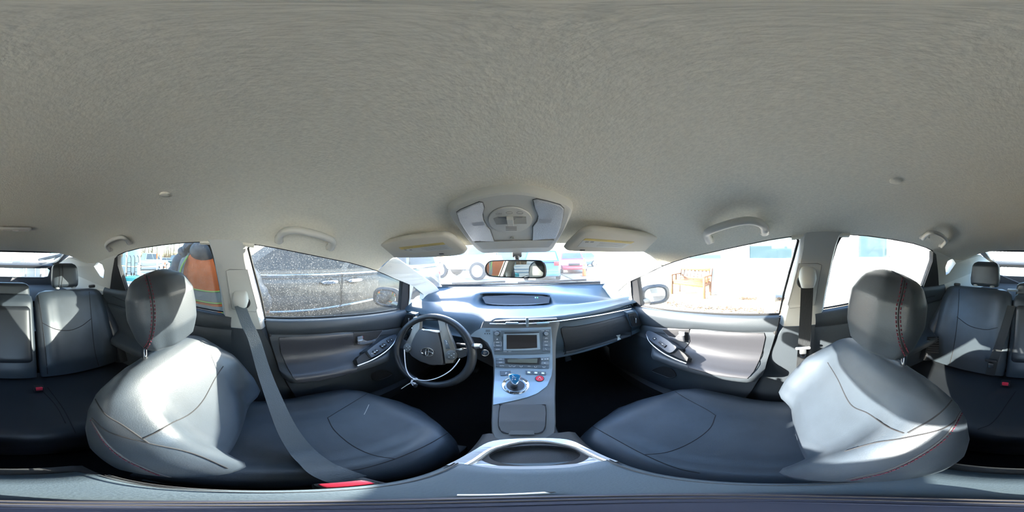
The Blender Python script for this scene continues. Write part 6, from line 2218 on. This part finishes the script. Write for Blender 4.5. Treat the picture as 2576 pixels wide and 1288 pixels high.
src = []
spots = []
for r_ in range(4):
    for k in range(13):
        spots.append((268 + 285 * (k + .5 * (r_ % 2) + rt.uniform(.15, .35)) / 13, 39.5 + 6 * r_ + rt.uniform(-.6, .6)))
for k, (px_, d_) in enumerate(spots):
    p = lot(px_, d_)
    if k < 6:
        m_ = bare_tree(rt.uniform(7.0, 8.6))
        o = mk('bare_tree', ([V(q) + p for q in m_[0]], m_[1]), BARK, label='bare brown winter tree in the wood beyond the rear lot', cat='tree', group='bare trees beyond the lot')
        src.append(o)
    else:
        o = src[k % 6].copy()
        C.objects.link(o)
        s_ = rt.uniform(.85, 1.15)
        o.location = p + V((0, 0, H))
        o.scale = (s_ * .9, s_ * .9, s_)
        o.rotation_euler = (0, 0, rt.uniform(0, 6.28))
# dry brush at the foot of the wood
bv, bf = [], []
for k in range(5200):
    p = lot(rt.uniform(262, 560), rt.uniform(34.6, 37.2))
    h_ = rt.uniform(.8, 3.0)
    d_ = V((rt.uniform(-.25, .25), rt.uniform(-.25, .25), 1)) * h_
    w_ = V((rt.uniform(-1, 1), rt.uniform(-1, 1), 0)).normalized() * .05
    o_ = len(bv)
    bv += [p - w_, p + w_, p + d_ + w_ * .3]
    bf.append((o_, o_ + 1, o_ + 2))
mk('dry_brush', (bv, bf), mat('tan_dry_brush', (.24, .15, .085), .9, var=.3, vscale=.4), kind='stuff', label='tan dry brush at the foot of the bare trees', cat='brush', smooth=False)
# ================================================================== behind the car
p = V((0, -9.5, G))
wb2 = mk('wall_shed', rbox((-.5, -10.4, G + 1.7), (8.2, 1.2, 3.4), .02), mat('shed_siding', (.20, .205, .21), .7), kind='structure', label='pale shed wall behind the car', smooth=False)
for k in range(12):
    mk('batten', rbox((-4.3 + .7 * k, -9.78, G + 1.7), (.05, .03, 3.3), .005), BAT, wb2)
t_ = thing('utility_cart', (-1.25, -8.7, G), 'white utility cart behind the rear window', 'cart')
mk('body', rbox((-1.25, -8.7, G + 1.0), (.95, .7, .35), .04), WHT, t_)
mk('shelf', rbox((-1.25, -8.7, G + 1.55), (.95, .5, .05), .01), mat('grey_foot', (.4, .4, .4), .8), t_)
for a_ in (-.4, .4):
    mk('upright', tube([V((-1.25 + a_, -8.9, G + .2)), V((-1.25 + a_, -8.9, G + 1.6))], .03, 8), mat('grey_foot', (.4, .4, .4), .8), t_)
    mk('wheel', lathe([(.16, 0), (.17, .03), (.16, .07), (0, .07)], (-1.25 + a_, -8.5, G + .17), (1, 0, 0), 16), TIRE, t_)
t_ = thing('wrapped_pallet', (-2.35, -8.6, G), 'tall stack wrapped in teal film behind the rear window', 'pallet')
mk('stack', loft([[V((-2.35 + x * k_, -8.6 + y * k_, G + z)) for x, y in ((-.3, -.3), (0, -.34), (.3, -.3), (.33, 0), (.3, .3), (0, .33), (-.3, .3), (-.33, 0))] for k_, z in ((1, .12), (1.05, .7), (.95, 1.2), (.6, 1.55))]), mat('teal_film', (.25, .55, .58), .3), t_)
mk('pallet', rbox((-2.35, -8.6, G + .07), (.9, .9, .12), .01), WOOD, t_)
# white rail fence right behind
t_ = thing('fence', (3.2, -9.2, G), 'white upright bar fence behind the right rear seat', 'fence')
for k in range(18):
    mk('bar', tube([V((1.4 + .2 * k, -9.0, G)), V((1.4 + .2 * k, -9.0, G + 1.9))], .025, 6), WHT, t_)
for z in (.25, 1.75):
    mk('rail', tube([V((1.3, -9.0, G + z)), V((4.9, -9.0, G + z))], .03, 6), WHT, t_)
